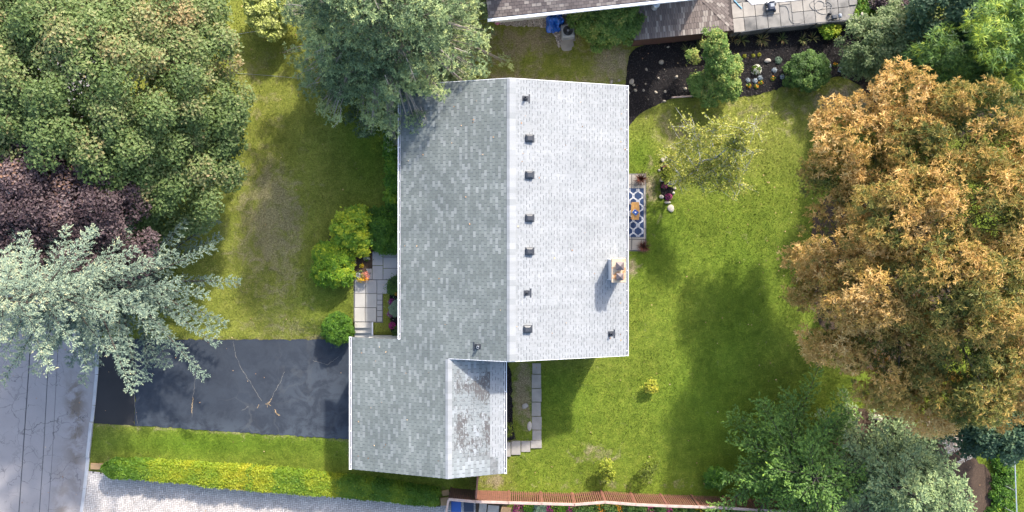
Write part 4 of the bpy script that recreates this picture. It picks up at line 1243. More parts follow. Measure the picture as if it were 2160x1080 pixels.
broadleaf('dark_ground_shrub', 'dark mixed shrub between the pine and the olive-green shrub', 'shrub', P(1925, 150)[:2], [L(1920, 150, .7, .9, .6), L(1955, 130, 1.2, .9, .7), L(1890, 180, .5, .7, .4, .1), L(1990, 110, 1.8, 1.0, .8)], 9000, .12, LM_DARK, .3, .04, seed=55, parts=('foliage', 'stem'), tone=.6)

# -- lower right
conifer('larch_tree', 'loose bright green larch with feathery arching branches by the brown fence', P(1640, 945)[:2], 5.2, 3.5, LM_LARCH, 61, levels=15, per=10, twig=.70, leaf=.15, aspect=.5, tone=.42, tufts=4, step=.12, shape=.55, rise=.42, droop=.13, bark=BARKD, tipbright=.45, irregular=.28, start=.12)
conifer('cedar_tree', 'grey-green cedar with drooping sprays beside the larch', P(1800, 965)[:2], 6.6, 3.1, LM_FIR, 62, levels=15, per=8, twig=.5, leaf=.15, aspect=.5, tone=.55, tufts=5, step=.11, shape=.7, rise=.3, droop=.1, irregular=.25)
conifer('juniper_tree', 'pale yellow-green juniper spire in the lower right', P(1868, 985)[:2], 7.0, 2.2, LM_FIR, 63, levels=18, per=8, twig=.48, leaf=.15, aspect=.5, tone=.46, tufts=5, step=.11, shape=.6, rise=.35, droop=.08, irregular=.2)
conifer('juniper_tree', 'low dull green juniper next to the tan patterned paving', P(1880, 935)[:2], 3.0, 2.4, LM_FIR, 64, levels=9, per=9, twig=.5, leaf=.15, aspect=.5, tone=.38, tufts=4, step=.12, shape=.6, rise=.25, droop=.08, irregular=.2)
conifer('juniper_tree', 'olive juniper at the bottom edge between cedar and fence', P(1700, 1060)[:2], 4.6, 2.4, LM_FIR, 65, levels=11, per=9, twig=.5, leaf=.15, aspect=.5, tone=.62, tufts=4, step=.12, shape=.6, rise=.3, droop=.08, irregular=.2)
broadleaf('dark_tree', 'dark blue-green broadleaf tree below the autumn tree at the right edge', 'tree', P(2060, 880)[:2], [L(2105, 895, 3.0, 1.7, 1.3), L(2040, 915, 2.4, 1.0, .8, -.1), L(2160, 870, 3.4, 1.6, 1.3, .1), L(2130, 930, 2.6, 1.0, .8, .1)], 16000, .18, LM_DARK, .45, .09, BARKD, seed=66, tone=.5)
broadleaf('ivy_patch', 'strip of low green groundcover along the wire fence at the right', 'groundcover', P(2120, 1010)[:2], [L(2118, 960, .12, .6, .16), L(2118, 1000, .12, .65, .16), L(2115, 1040, .12, .65, .16), L(2115, 1080, .12, .65, .16)], 7000, .12, LM_BRIGHT, .25, .02, seed=67, parts=('foliage', 'stem'), tone=.22)

# -- birch: few leaves, white limbs in sight
r_ = np.random.default_rng(71)
bt = empty('birch_tree', P(1413, 386), 'young white-barked birch with sparse yellow leaves in the back lawn', 'tree')
bm_ = MB()
def bpt(px, py, z): return P(px, py, z)
main = [bpt(1413, 386, 0), bpt(1440, 378, 1.2), bpt(1470, 358, 2.3), bpt(1478, 340, 2.9), bpt(1510, 333, 3.6), bpt(1535, 312, 4.2)]
bm_.tube(main, [.10, .09, .075, .065, .05, .03], 8)
ends = []
for s_, pts in ((3, [(1470, 300, 4.0), (1465, 275, 4.6)]), (4, [(1500, 290, 4.4), (1508, 262, 5.0)]), (5, [(1560, 290, 4.8), (1590, 262, 5.4)]), (5, [(1558, 318, 4.6), (1590, 322, 5.0)]), (2, [(1482, 375, 2.9), (1480, 395, 3.2)]),
                (3, [(1515, 370, 3.4), (1560, 388, 3.8)]), (2, [(1450, 330, 3.2), (1440, 300, 3.6)]), (1, [(1420, 350, 2.0), (1412, 335, 2.4)]), (3, [(1500, 355, 3.3), (1520, 400, 3.5)]), (4, [(1540, 350, 3.9), (1575, 360, 4.2)]), (5, [(1550, 295, 4.8), (1560, 270, 5.3)]), (2, [(1450, 372, 2.6), (1430, 385, 2.8)])):
    q = [main[s_]] + [bpt(*e) for e in pts]
    bm_.tube(q, [.04, .026, .010], 5)
    ends += [q[1], q[2], (q[1] + q[2]) / 2, (q[0] + q[1]) / 2]
ends = np.array(ends)
LP = []
for _ in range(420):
    a = ends[r_.integers(len(ends))]
    e = a + r_.normal(0, .42, 3) * np.array([1, 1, .5])
    bm_.tube([a, (a + e) / 2 + r_.normal(0, .05, 3), e], [.009, .007, .004], 3, cap=False)
    for w_ in np.linspace(.25, 1.1, 11): LP.append(a + (e - a) * w_ + r_.normal(0, .06, 3))
LP = np.array(LP)
LP = np.repeat(LP, 2, 0) + r_.normal(0, .07, (len(LP) * 2, 3))
V, F = leaf_mesh(LP, unit(r_.normal(0, .6, (len(LP), 3)) + np.array([0, 0, .8])), .10 * r_.uniform(.7, 1.3, len(LP)), .8, r_)
mk('crown', V, F, LM_BIRCH, bt, np.clip(r_.normal(.5, .2, len(LP)), 0, 1))
bm_.build('trunk', BIRCHB, bt, True)

# -- shrubs
SHP = ('foliage', 'stem')
broadleaf('tall_shrub', 'tall fresh green shrub with long shoots in the middle of the mulch bed', 'shrub', P(1505, 165)[:2],
          [L(1508, 90, 2.6, .55, .8, .12), L(1512, 122, 2.2, .62, .7), L(1520, 155, 1.6, .8, .7), L(1500, 185, 1.0, .95, .6), L(1545, 140, 1.4, .45, .4, .15), L(1475, 180, .8, .55, .4), L(1535, 185, 1.0, .65, .5), L(1500, 72, 2.8, .32, .4, .15), L(1462, 120, 1.3, .3, .3, .2)], 14000, .115, LM_SHRUB, .24, .05, seed=81, parts=SHP, tone=.62)
broadleaf('round_shrub', 'dense round green shrub on the lawn edge of the mulch bed', 'shrub', P(1700, 156)[:2], [L(1703, 150, .75, 1.05, .75), L(1680, 155, .6, .75, .6), L(1722, 150, .7, .7, .6)], 16000, .085, LM_SHRUB, .18, .05, seed=82, parts=SHP, tone=.34)
broadleaf('wall_shrub', 'large loose dark green shrub beside the neighbouring house', 'shrub', P(1275, 60)[:2], [L(1270, 45, 1.6, 1.15, .9), L(1310, 62, 1.2, .9, .8), L(1235, 40, 1.5, .8, .8), L(1300, 25, 1.7, 1.0, .8), L(1330, 35, 1.3, .6, .6), L(1262, 78, .9, .75, .6)], 20000, .115, LM_SHRUB, .28, .06, seed=83, parts=SHP, tone=.55)
broadleaf('golden_cypress', 'feathery yellow-green cypress bush on the front lawn edge', 'shrub', P(703, 560)[:2], [L(702, 562, 1.2, .95, .8), L(690, 535, 1.1, .7, .7), L(718, 575, 1.0, .7, .7), L(685, 575, .9, .6, .6), L(725, 548, 1.0, .55, .6)], 17000, .155, LM_BRIGHT, .20, .06, seed=84, parts=SHP, tone=.62, aspect=.3)
broadleaf('variegated_shrub', 'rounded bright green shrub with yellow leaf tips by the front bed', 'shrub', P(745, 485)[:2], [L(738, 482, 1.1, .85, .7, .05), L(755, 500, 1.0, .65, .6), L(722, 498, .9, .6, .6, .05), L(758, 462, 1.1, .6, .6), L(760, 520, .8, .42, .4, .25)], 9500, .17, LM_BRIGHT, .22, .05, seed=85, parts=SHP, tone=.74)
broadleaf('dark_front_shrub', 'dark green shrub against the front wall above the slab walk', 'shrub', P(815, 490)[:2], [L(812, 470, .9, .85, .6), L(820, 505, .8, .75, .5, .05), L(800, 500, .8, .6, .5), L(828, 450, .9, .6, .5), L(790, 460, .7, .6, .5, -.1)], 13000, .10, LM_BRIGHT, .22, .05, seed=86, parts=SHP, tone=.22)
broadleaf('leafy_shrub', 'row of leafy green shrubs along the front wall', 'shrub', P(830, 345)[:2], [L(832, y, .8, .42, .5, random.uniform(-.1, .1)) for y in range(270, 432, 14)], 8500, .15, LM_BRIGHT, .2, .03, seed=87, parts=SHP, tone=.42)
broadleaf('lime_shrub', 'lime green shrub at the top edge left of the fir', 'shrub', P(560, 35)[:2], [L(552, 25, 1.2, .75, .7), L(548, 0, 1.3, .7, .7), L(572, 55, 1.1, .7, .7), L(590, 20, 1.3, .9, .8)], 9000, .16, LM_LIME, .24, .05, seed=88, parts=SHP, tone=.66)
broadleaf('clipped_ball_shrub', 'clipped round box bush at the driveway corner', 'topiary', P(714, 692)[:2], [L(713, 693, .78, .86, .72), L(713, 693, .70, .78, .7)], 22000, .062, LM_BRIGHT, .13, .05, seed=89, parts=SHP, tone=.28, nclump=420)
broadleaf('yellow_sapling', 'small bright yellow sapling in the middle of the back lawn', 'sapling', P(1371, 813)[:2], [L(1373, 812, .5, .24, .2), L(1380, 817, .4, .16, .15), L(1367, 820, .4, .15, .15)], 500, .12, LM_GOLD, .12, .02, seed=90, parts=SHP, tone=.85)
broadleaf('yellow_sapling', 'yellow-green sapling standing nearest the brown fence', 'sapling', P(1277, 985)[:2], [L(1278, 980, .9, .3, .4), L(1284, 1000, .7, .3, .35), L(1272, 992, .6, .25, .3)], 900, .12, LM_GOLD, .12, .02, seed=91, parts=SHP, tone=.6)
broadleaf('bronze_sapling', 'thin bronze-leaved sapling near the brown fence, right of the yellow-green one', 'sapling', P(1362, 990)[:2], [L(1366, 992, .8, .4, .4), L(1378, 985, .7, .3, .3), L(1358, 1002, .7, .25, .3)], 650, .10, LM_GOLD, .14, .02, seed=92, parts=SHP, tone=.12)
broadleaf('round_green_bush', 'small round bright green bush at the left foot of the larch', 'shrub', P(1502, 1000)[:2], [L(1510, 1005, .8, .5, .45), L(1500, 1012, .6, .4, .4)], 3500, .11, LM_BRIGHT, .16, .03, seed=93, parts=SHP, tone=.34)

# -- the long clipped hedge with its golden and green blocks
hd = empty('hedge', P(570, 1020), 'long clipped hedge of green and golden blocks beside the block-paved driveway', 'hedge')
r_ = np.random.default_rng(95)
HZ = 1.0
up = [(216, 985), (228, 976), (330, 980), (470, 989), (600, 998), (760, 1016), (850, 1030), (926, 1042)]
lo = [(218, 992), (236, 1008), (330, 1014), (470, 1030), (600, 1041), (760, 1052), (850, 1062), (920, 1069)]
blocks = [(0, .10, .22), (.10, .14, .35), (.14, .255, .66), (.255, .285, .55), (.285, .345, .62), (.345, .40, .72), (.40, .43, .86), (.43, .445, .40), (.445, .51, .76), (.51, .60, .40), (.60, .66, .60), (.66, .70, .68), (.70, .78, .33), (.78, .80, .48), (.80, .86, .24), (.86, .90, .42), (.90, .97, .22), (.97, 1.01, .30)]
n = 84000
s = r_.random(n) ; kind = r_.random(n)
si = np.interp(s, np.linspace(0, 1, len(up)), np.arange(len(up)))
upx = np.interp(si, np.arange(len(up)), [p[0] for p in up]); upy = np.interp(si, np.arange(len(up)), [p[1] for p in up])
lox = np.interp(si, np.arange(len(lo)), [p[0] for p in lo]); loy = np.interp(si, np.arange(len(lo)), [p[1] for p in lo])
top = kind < .62
tv = np.where(top, r_.random(n), np.where(kind < .82, 0.0, 1.0))
zz = np.where(top, HZ, r_.uniform(.05, HZ, n)) + .06 * np.sin(upx * .06) + .03 * np.sin(upx * .35 + tv * 6) * np.sin(upx * .17) + r_.normal(0, .035, n) + .03 * np.sin(upx * .21 + tv * 5)
zz -= np.where(top, .10 * (2 * np.abs(tv - .5)) ** 4, 0)
kk = (CAM_H - HZ) / FPX
hx = ((upx + (lox - upx) * tv) - NX) * kk; hy = (NY - (upy + (loy - upy) * tv)) * kk
hx += r_.normal(0, .03, n); hy += r_.normal(0, .03, n)
nn = np.where(top[:, None], np.array([0, 0, 1.0]), np.where((tv < .5)[:, None], np.array([0.1, 1.0, .2]), np.array([-.1, -1.0, .2])))
nn = unit(nn + r_.normal(0, .5, (n, 3)))
sx = (upx - 216) / 710.0
tt = np.full(n, .4)
jit = sx + .006 * np.sin(tv * 9) + .004 * np.sin(hx * 5 + hy * 7) + r_.normal(0, .005, n)
for a, b, c in blocks: tt = np.where((jit >= a) & (jit < b), .48 + (c - .48) * .75, tt)
tt += np.where(r_.random(n) < .05, r_.normal(.12, .1, n), 0)
patch = np.sin(hx * 3.1 + 1.7 * np.sin(hy * 4.0)) * np.sin(hy * 5.3 + hx * 1.1)
V, F = leaf_mesh(np.stack([hx, hy, np.maximum(zz, .05)], -1), nn, .085 * r_.uniform(.7, 1.4, n), .6, r_)
mk('foliage', V, F, LM_HEDGE, hd, np.clip(tt - .03 + .08 * patch + r_.normal(0, .045, n), 0, 1))
ic = MB()
for q in range(len(up) - 1):
    k_ = lambda p: tuple(P(p[0], p[1], HZ)[:2])
    a, b = np.array(k_(up[q])), np.array(k_(up[q + 1])); c, d = np.array(k_(lo[q + 1])), np.array(k_(lo[q]))
    for _ in range(60):
        w1, w2 = r_.random(), r_.uniform(.2, .8)
        g0 = (a * (1 - w1) + b * w1) * (1 - w2) + (d * (1 - w1) + c * w1) * w2
        e = g0 + r_.normal(0, .12, 2)
        ic.tube([(g0[0], g0[1], 0), (e[0], e[1], .9)], [.018, .006], 4, cap=False)
ic.build('stem', BARKD, hd)

# ------------------------------------------------------------------ the neighbouring house at the top
ang = math.atan2(38, 355) * 1.0
NB = empty('neighbouring_house', P(1040, 30), 'brown-shingled neighbouring house with white gutter at the top edge', 'house')
ZN = 4.2
n0 = P(1030, 38, ZN)
un = np.array([cos(ang), sin(ang), 0]); vn = np.array([-sin(ang), cos(ang), 0])
TN_ = 0.32
def NBp(u, v, dz=0.0): return n0 + un * u + vn * v + np.array([0, 0, TN_ * v + dz])
UL = 12.0; VR = 5.5
dk = MB()
V_ = [NBp(0, 0, -.13), NBp(UL, 0, -.13), NBp(UL, VR, -.13), NBp(0, VR, -.13), NBp(0, 0), NBp(UL, 0), NBp(UL, VR), NBp(0, VR)]
dk.add(V_, [(3, 2, 1, 0), (4, 5, 6, 7), (0, 1, 5, 4), (1, 2, 6, 5), (2, 3, 7, 6), (3, 0, 4, 7)])
nd = dk.build('roof_slope', DECKB, NB)
V_ = [n0 + un * u + vn * (2 * VR - v) + np.array([0, 0, TN_ * v + dz]) for dz in (-.13, 0) for u, v in ((0, 0), (UL, 0), (UL, VR - .01), (0, VR - .01))]
mk('roof_slope', V_, [(0, 1, 2, 3), (7, 6, 5, 4), (4, 5, 1, 0), (5, 6, 2, 1), (6, 7, 3, 2), (7, 4, 0, 3)], SH_BROWN, NB)


def tile_plane(parent, fn, ulen, vlen, mat, tab, expo, seed, uoff=0.0, dark=.15, lightp=.2, inside=None):
    """shingles over a plane given by fn(u, v, lift)"""
    r_ = np.random.default_rng(seed)
    VV = []; FF = []; TT = []
    j = 0
    v = 0.0
    while v < vlen:
        u = -tab * ((j * .5 + r_.uniform(0, .12)) % 1.0)
        while u < ulen:
            a, b = max(0, u + .008), min(ulen, u + tab - .008)
            if b - a > .03 and (inside is None or inside((a + b) / 2, v + expo / 2)):
                i = len(VV)
                VV += [fn(a, v, .014), fn(b, v, .014), fn(b, v + expo, .005), fn(a, v + expo, .005), fn(a, v, 0), fn(b, v, 0)]
                FF += [(i, i + 1, i + 2, i + 3), (i + 4, i + 5, i + 1, i)]
                q = r_.random()
                t = .92 if q < lightp else (.3 if q < lightp + dark else r_.normal(.55, .09))
                TT += [float(np.clip(t, .2, 1))] * 2
            u += tab
        v += expo; j += 1
    o = mk('shingle_field', np.array(VV), np.array(FF), mat, parent, TT)
    return tag(o, kind='stuff')


tile_plane(nd, lambda u, v, l: NBp(u, v, l), UL, VR - .02, SH_BROWN, .25, .15, 101)
gm = MB()
a, b = NBp(-.05, -.09, -.04), NBp(UL, -.09, -.04)
m_ = (a + b) / 2
gm.box((m_[0], m_[1], ZN - .08), (UL + .05, .15, .12), ang, bev=.01)
gt = gm.build('gutter', WHITE, NB)
wb = n0 + un * (UL / 2) + vn * (.95 + 4.3)
MB().box((wb[0], wb[1], 2.15), (UL - .7, 8.6, 4.3), ang).build('wall', WALLP, NB)
# brick chimney on that roof
c_ = NBp(.62, 1.15)
nc = empty('chimney', c_); nc.parent = NB; nc.location = c_ - np.array(NB.location)
MB().box((c_[0], c_[1], c_[2] + .35), (.50, .42, 1.1), ang).build('stack', WALLB, nc)
MB().box((c_[0], c_[1], c_[2] + .93), (.58, .50, .08), ang, bev=.015).build('crown', TERRA, nc)

# low shingled annexe beside the pool terrace
ZA = 1.28
A0 = P(1338, 85, ZA); A1 = P(1548, 64, ZA)
ua = unit(A1 - A0); va = np.array([-ua[1], ua[0], 0]); AL = np.linalg.norm(A1 - A0)
an = empty('annexe', P(1440, 40), 'low brown-shingled annexe with red-brown side wall beside the pool terrace', 'annexe')
TA = .10
def APt(u, v, l=0.0): return A0 + ua * u + va * v + np.array([0, 0, TA * v + l])
V_ = [APt(0, 0, -.06), APt(AL, 0, -.06), APt(AL - .3, 5, -.06), APt(-.2, 5, -.06), APt(0, 0), APt(AL, 0), APt(AL - .3, 5), APt(-.2, 5)]
ad = mk('roof_slope', V_, [(3, 2, 1, 0), (4, 5, 6, 7), (0, 1, 5, 4), (1, 2, 6, 5), (2, 3, 7, 6), (3, 0, 4, 7)], DECKB, an)
hip = lambda u, v: u < AL - .9 - v * .95 + .9
tile_plane(ad, lambda u, v, l: APt(v, u, l) if False else APt(u, v, l), AL, 4.95, SH_TAUPE, .14, .30, 102, inside=lambda u, v: u + v * .9 < AL - .1 and u > -.01)
# the hipped end turns its courses
def hipfn(u, v, l): return APt(AL - .1 - .669 * u + .743 * v, .743 * u + .669 * v, l + .003)
def hipin(u, v):
    lu, lv = AL - .1 - .669 * u + .743 * v, .743 * u + .669 * v
    return lu < AL - .06 * lv - .1 and .1 < lv < 4.9
tile_plane(ad, hipfn, 6.6, 4.2, SH_TAUPE, .30, .14, 103, inside=hipin)
a_, b_ = A0 + va * .03, A1 + va * .03
m_ = (a_ + b_) / 2
MB().box((m_[0], m_[1], ZA / 2 - .05), (AL - .1, .06, ZA - .08), math.atan2(ua[1], ua[0])).build('side_wall', FENCED, an)
m2 = m_ + va * 2.4
MB().box((m2[0], m2[1], ZA / 2 - .06), (AL - .2, 4.6, ZA - .1), math.atan2(ua[1], ua[0])).build('wall', WALLB, an)
vp = APt(1.22, 1.62)
vt = empty('vent_pipe', vp); vt.parent = an; vt.location = vp - np.array(an.location)
MB().lathe(vp, [(.17, 0), (.16, .06), (.11, .10), (.11, .42)], 16).build('pipe', METALG, vt, True)
MB().lathe(vp, [(.12, .42), (.20, .46), (.205, .54), (.14, .60), (.02, .62)], 16).build('cap', METALG, vt, True)

# ------------------------------------------------------------------ pool terrace
ZT = .85
tr = empty('pool_terrace', P(1680, 40), 'raised concrete slab terrace round the swimming pool', None, None, 'structure')
T0 = P(1548, 69, ZT); T1 = P(1796, 44, ZT)
ut = unit(T1 - T0); vt_ = np.array([-ut[1], ut[0], 0]); TL = np.linalg.norm(T1 - T0); ta = math.atan2(ut[1], ut[0])
def TP(u, v, z=ZT): return T0 + ut * u + vt_ * v + np.array([0, 0, z - ZT])
poly = [TP(0, 0)[:2], TP(TL, 0)[:2], TP(TL + .7, 1.5)[:2], TP(TL + .9, 6)[:2], TP(-.2, 6)[:2]]
MB().prism([tuple(p) for p in poly], 0, ZT - .05).build('base_wall', CONCD, tr)
rr = random.Random(5)
def tslab(u0, v0, u1, v1, mat):
    c = TP((u0 + u1) / 2, (v0 + v1) / 2)
    MB().box((c[0], c[1], ZT - .02 + rr.uniform(-.004, .004)), (u1 - u0 - .022, v1 - v0 - .022, .07), ta + rr.uniform(-.006, .006), bev=.012).build('slab', mat, tr)
us = [0, .62, 1.28, 1.92, 2.62, 3.28, 3.92, 4.55, 5.2, 5.85, TL - .05]
for i in range(len(us) - 1):
    tslab(us[i], .0, us[i + 1], .78 if i not in (4,) else 1.25, rr.choice((CONCD, CONCD, CONC2)))
    tslab(us[i], .78 if i != 4 else 1.25, us[i + 1], 1.62, CONC2 if i < 8 else CONCD)
    if i > 4: tslab(us[i], 1.62, us[i + 1], 2.6, CONC2)
    elif i < 1: tslab(us[i] + .0, 1.62, us[i + 1], 2.6, CONCD)
tslab(TL - .05, .85, TL + .42, 2.4, CONCD)
# pool edge and water at the top of the frame
co_ = MB()
pe = [P(1574, -3, ZT + .04), P(1586, 9.5, ZT + .04), P(1692, -1, ZT + .04), P(1790, -12, ZT + .04), P(1790, -22, ZT + .04), P(1690, -12, ZT + .04), P(1593, -2, ZT + .04), P(1582, -14, ZT + .04)]
co_.prism([tuple(p[:2]) for p in pe], ZT - .03, ZT + .04).build('pool_coping', WHITE, tr)
MB().prism([tuple(P(a, b, ZT + .02)[:2]) for a, b in ((1590, -1.5), (1690, -11.5), (1790, -21.5), (1790, -120), (1560, -120), (1578, -12))], ZT - .02, ZT + .022).build('pool_water', WATER, tr)
MB().tube([P(1548, 0, ZT + .04), P(1565, 18, ZT + .04)], .03, 6).build('blue_edging', LINER, tr)

# terrace fence: black posts, thin wire mesh rails
wf = empty('wire_fence', P(1700, 66), 'thin black wire fence on posts along the pool terrace', 'fence')
fp = [(1546, 83), (1607, 74), (1702, 64), (1775, 57), (1850, 50), (1928, 42)]
fb = [P(a, b) for a, b in fp]
FH = 1.38
for b in fb:
    MB().tube([b, b + np.array([0, 0, FH + .03])], .038, 8).build('post', METALB, wf)
for i in range(len(fb) - 1):
    MB().tube([fb[i] + np.array([0, 0, FH]), fb[i + 1] + np.array([0, 0, FH])], .026, 6).build('top_rail', METALG if i > 2 else METALD, wf)
    ms = MB()
    L_ = np.linalg.norm(fb[i + 1] - fb[i]); d_ = (fb[i + 1] - fb[i]) / L_
    k = 0.0
    while k < L_:
        e1 = min(L_, k + .9)
        ms.tube([fb[i] + d_ * k + np.array([0, 0, .05]), fb[i] + d_ * e1 + np.array([0, 0, .05 + (e1 - k) / .9 * (FH - .08)])], .003, 3, cap=False)
        ms.tube([fb[i] + d_ * k + np.array([0, 0, FH - .03]), fb[i] + d_ * e1 + np.array([0, 0, FH - .03 - (e1 - k) / .9 * (FH - .08)])], .003, 3, cap=False)
        k += .12
    ms.build('wire_mesh', METALD, wf)

# things on the terrace
pc = P(1623, 16, ZT + .02)
rb = empty('pool_robot', pc, 'dark blue wheeled pool cleaner on the terrace slabs', 'pool cleaner')
MB().box(pc + np.array([.03, 0, .17]), (.40, .46, .24), ta, bev=.07).build('body', NAVYP, rb)
MB().box(pc + np.array([.05, .04, .30]), (.22, .20, .04), ta, bev=.018).build('lid', ACG, rb)
MB().box(pc + np.array([.05, .25, .24]), (.30, .04, .10), ta, bev=.015).build('handle', NAVYP, rb)
for dy in (.17, -.17):
    for sx in (-.20, .25):
        w_ = MB(); c_ = pc + np.array([sx, dy, .115])
        w_.tube([c_ - np.array([.04, 0, 0]), c_ + np.array([.04, 0, 0])], .115, 14).build('wheel', DARKP, rb)
pw_ = P(1757, 38, ZT + .02)
pw = empty('pressure_washer', pw_, 'small black pressure washer lying by the terrace fence', 'pressure washer')
fm = MB()
for s_ in (-.15, .15):
    fm.tube([pw_ + np.array([-.34, s_, .04]), pw_ + np.array([.28, s_, .10]), pw_ + np.array([.36, s_, .30])], .018, 6)
fm.tube([pw_ + np.array([-.34, -.15, .04]), pw_ + np.array([-.34, .15, .04])], .018, 6).build('frame', METALB, pw)
MB().box(pw_ + np.array([.0, 0, .17]), (.30, .24, .18), .1, bev=.05).build('motor', DARKP, pw)
MB().box(pw_ + np.array([.28, .05, .24]), (.17, .22, .20), .1, bev=.05).build('pump', ACG, pw)
for s_ in (-.2, .2):
    MB().tube([pw_ + np.array([-.22, s_ - .03, .10]), pw_ + np.array([-.22, s_ + .03, .10])], .10, 12).build('wheel', METALB, pw)
def hose(name, label, pts, r, mat, z, cat='hose'):
    q = np.array([P(a, b, z) for a, b in pts]); out = []
    for i in range(len(q) - 1):
        p0, p1, p2, p3 = q[max(i - 1, 0)], q[i], q[i + 1], q[min(i + 2, len(q) - 1)]
        for t in np.linspace(0, 1, 7)[:-1]:
            out.append(.5 * (2 * p1 + (p2 - p0) * t + (2 * p0 - 5 * p1 + 4 * p2 - p3) * t * t + (3 * p1 - p0 - 3 * p2 + p3) * t ** 3))
    out.append(q[-1])
    return tag(MB().tube(out, r, 5).build(name, mat), label, cat)
zh = ZT + .03
hose('garden_hose', 'thin grey hose snaking between the two pool machines', [(1645, 12), (1658, 13), (1664, 25), (1666, 40), (1675, 49), (1692, 46), (1705, 30)], .014, HOSEM, zh)
hose('garden_hose', 'coiled grey hose in loops at the terrace corner', [(1720, 0), (1708, 8), (1716, 20), (1734, 18), (1738, 6), (1725, 2), (1718, 14), (1728, 27), (1745, 28), (1755, 14), (1745, 4), (1738, 12), (1752, 12), (1752, 30)], .014, HOSEM, zh)
bo = P(1800, 42)
bl = empty('bollard', bo, 'leaning grey post with a tan cap behind the terrace fence', 'post')
MB().tube([bo, bo + np.array([.05, .05, .9])], .075, 10).build('shaft', ACG, bl)
MB().tube([bo + np.array([.05, .05, .9]), bo + np.array([.053, .053, .97])], .095, 10).build('cap', STONEW, bl)

# ------------------------------------------------------------------ beside the neighbouring house
ac = P(1196, 72)
au = empty('air_conditioner', ac, 'grey outdoor air conditioner with round fan grille beside the blue bundle', 'air conditioner')
MB().box(ac + np.array([0, 0, .03]), (.86, .86, .06), ang).build('base', CONC2, au)
MB().box(ac + np.array([0, 0, .39]), (.72, .72, .66), ang, bev=.07).build('casing', ACG, au)
MB().lathe(ac, [(.31, .715), (.31, .735), (.28, .735), (.28, .725)], 24).build('fan_ring', ACG, au)
MB().lathe(ac, [(.285, .722), (.284, .727)], 24).build('fan_well', METALB, au)
fn = MB()
for k in range(3):
    a = k * 2 * pi / 3 + .3
    d_ = np.array([cos(a), sin(a), 0]); e_ = np.array([-sin(a), cos(a), 0]); c_ = ac + np.array([0, 0, .737])
    fn.add([c_ + d_ * .05 - e_ * .04, c_ + d_ * .25 - e_ * .10, c_ + d_ * .25 + e_ * .07 + np.array([0, 0, .02]), c_ + d_ * .05 + e_ * .04 + np.array([0, 0, .015])], [(0, 1, 2, 3)])
fn.build('fan_blade', DARKP, au)
MB().lathe(ac, [(.065, .73), (.065, .76), (.03, .77)], 12).build('hub', ACG, au)
for k in range(4):
    MB().lathe(ac, [(.08 + .055 * k, .772), (.084 + .055 * k, .776), (.080 + .055 * k, .78)], 24).build('grille_ring', METALG, au) if False else None
pd = soft(PP([(1180, 84), (1208, 84), (1211, 98), (1206, 99), (1206, 107), (1186, 108), (1183, 98)]), 1)
tag(MB().prism(pd, -.02, .05).build('concrete_pad', CONC2), 'broken grey concrete pad in front of the air conditioner', 'slab')


def lumpy(c, rx, ry, rz, seed, nu=22, nv=14, amp=.16, freq=3.0, bottom=0.0):
    r_ = np.random.default_rng(seed)
    ph = r_.uniform(0, 6.28, (5, 3)); fr = r_.normal(0, freq, (5, 3))
    V_ = []; F_ = []
    for i in range(nv + 1):
        th = pi * .5 * (1 - 2 * i / nv)
        for j in range(nu):
            a = 2 * pi * j / nu
            d_ = np.array([cos(th) * cos(a), cos(th) * sin(a), sin(th)])
            s = 1 + amp * sum(np.sin(np.dot(fr[k], d_) + ph[k, 0]) for k in range(5)) / 2.2
            p = d_ * s * np.array([rx, ry, rz])
            p[2] = max(p[2], -rz * .35)
            V_.append(np.asarray(c) + p + np.array([0, 0, bottom]))
    for i in range(nv):
        for j in range(nu):
            k = (j + 1) % nu
            F_.append((i * nu + j, (i + 1) * nu + j, (i + 1) * nu + k, i * nu + k))
    return np.array(V_), F_


tv_, tf_ = lumpy(P(1170, 50), .50, .52, .62, 5, 40, 26, .20, 7.0, .22)
tag(mk('tarp_bundle', tv_, tf_, TARP), 'crumpled bright blue tarpaulin bundle beside the air conditioner', 'tarpaulin')
tv_, tf_ = lumpy(P(1050, 48), .16, .12, .10, 6, 12, 8, .3, 4, .04)
tag(mk('pink_bucket', tv_, tf_, PINKP), 'small crumpled pink plastic thing under the fir beside the neighbouring house', 'plastic')

def stone(px, py, sx, sy, h, mat, seed, label, group=None, rz=0.0):
    x, y = P(px, py)[:2]
    z = float(gz(x, y))
    v, f = lumpy((0, 0, 0), sx, sy, h, seed, 11, 7, .22, 1.6, 0)
    c, s = cos(rz), sin(rz)
    v = np.stack([v[:, 0] * c - v[:, 1] * s + x, v[:, 0] * s + v[:, 1] * c + y, v[:, 2] + z + h * .3 + .02], -1)
    return tag(mk('stone', v, f, mat), label, 'stone', group)
for i, (px, py, a, b) in enumerate([(1394, 133, .12, .14), (1363, 147, .06, .08), (1401, 147, .04, .04), (1388, 165, .08, .05), (1332, 172, .13, .16), (1337, 180, .08, .06), (1426, 163, .12, .09), (1361, 178, .06, .06), (1340, 191, .10, .08), (1357, 191, .07, .07), (1383, 195, .08, .11),
                                        (1402, 194, .08, .09), (1445, 188, .10, .10), (1323, 197, .14, .15), (1409, 100, .1, .07), (1289, 173, .12, .09), (1305, 170, .09, .07), (1367, 210, .05, .04), (1400, 214, .10, .06)]):
    stone(px, py, a, b, .07 + .3 * a, STONE, 200 + i, 'pale field stone scattered in the black mulch near the house corner', 'stones in the black mulch', i * .7)
stone(1619, 128, .21, .14, .13, STONEW, 230, 'flat buff boulder between lime tufts and sage cushion', None, .15)
stone(1472, 165, .11, .14, .1, STONEW, 231, 'grey-green stone half hidden at the left of the tall shrub')
stone(1790, 125, .20, .22, .16, STONE, 232, 'grey boulder under the olive-green shrub')
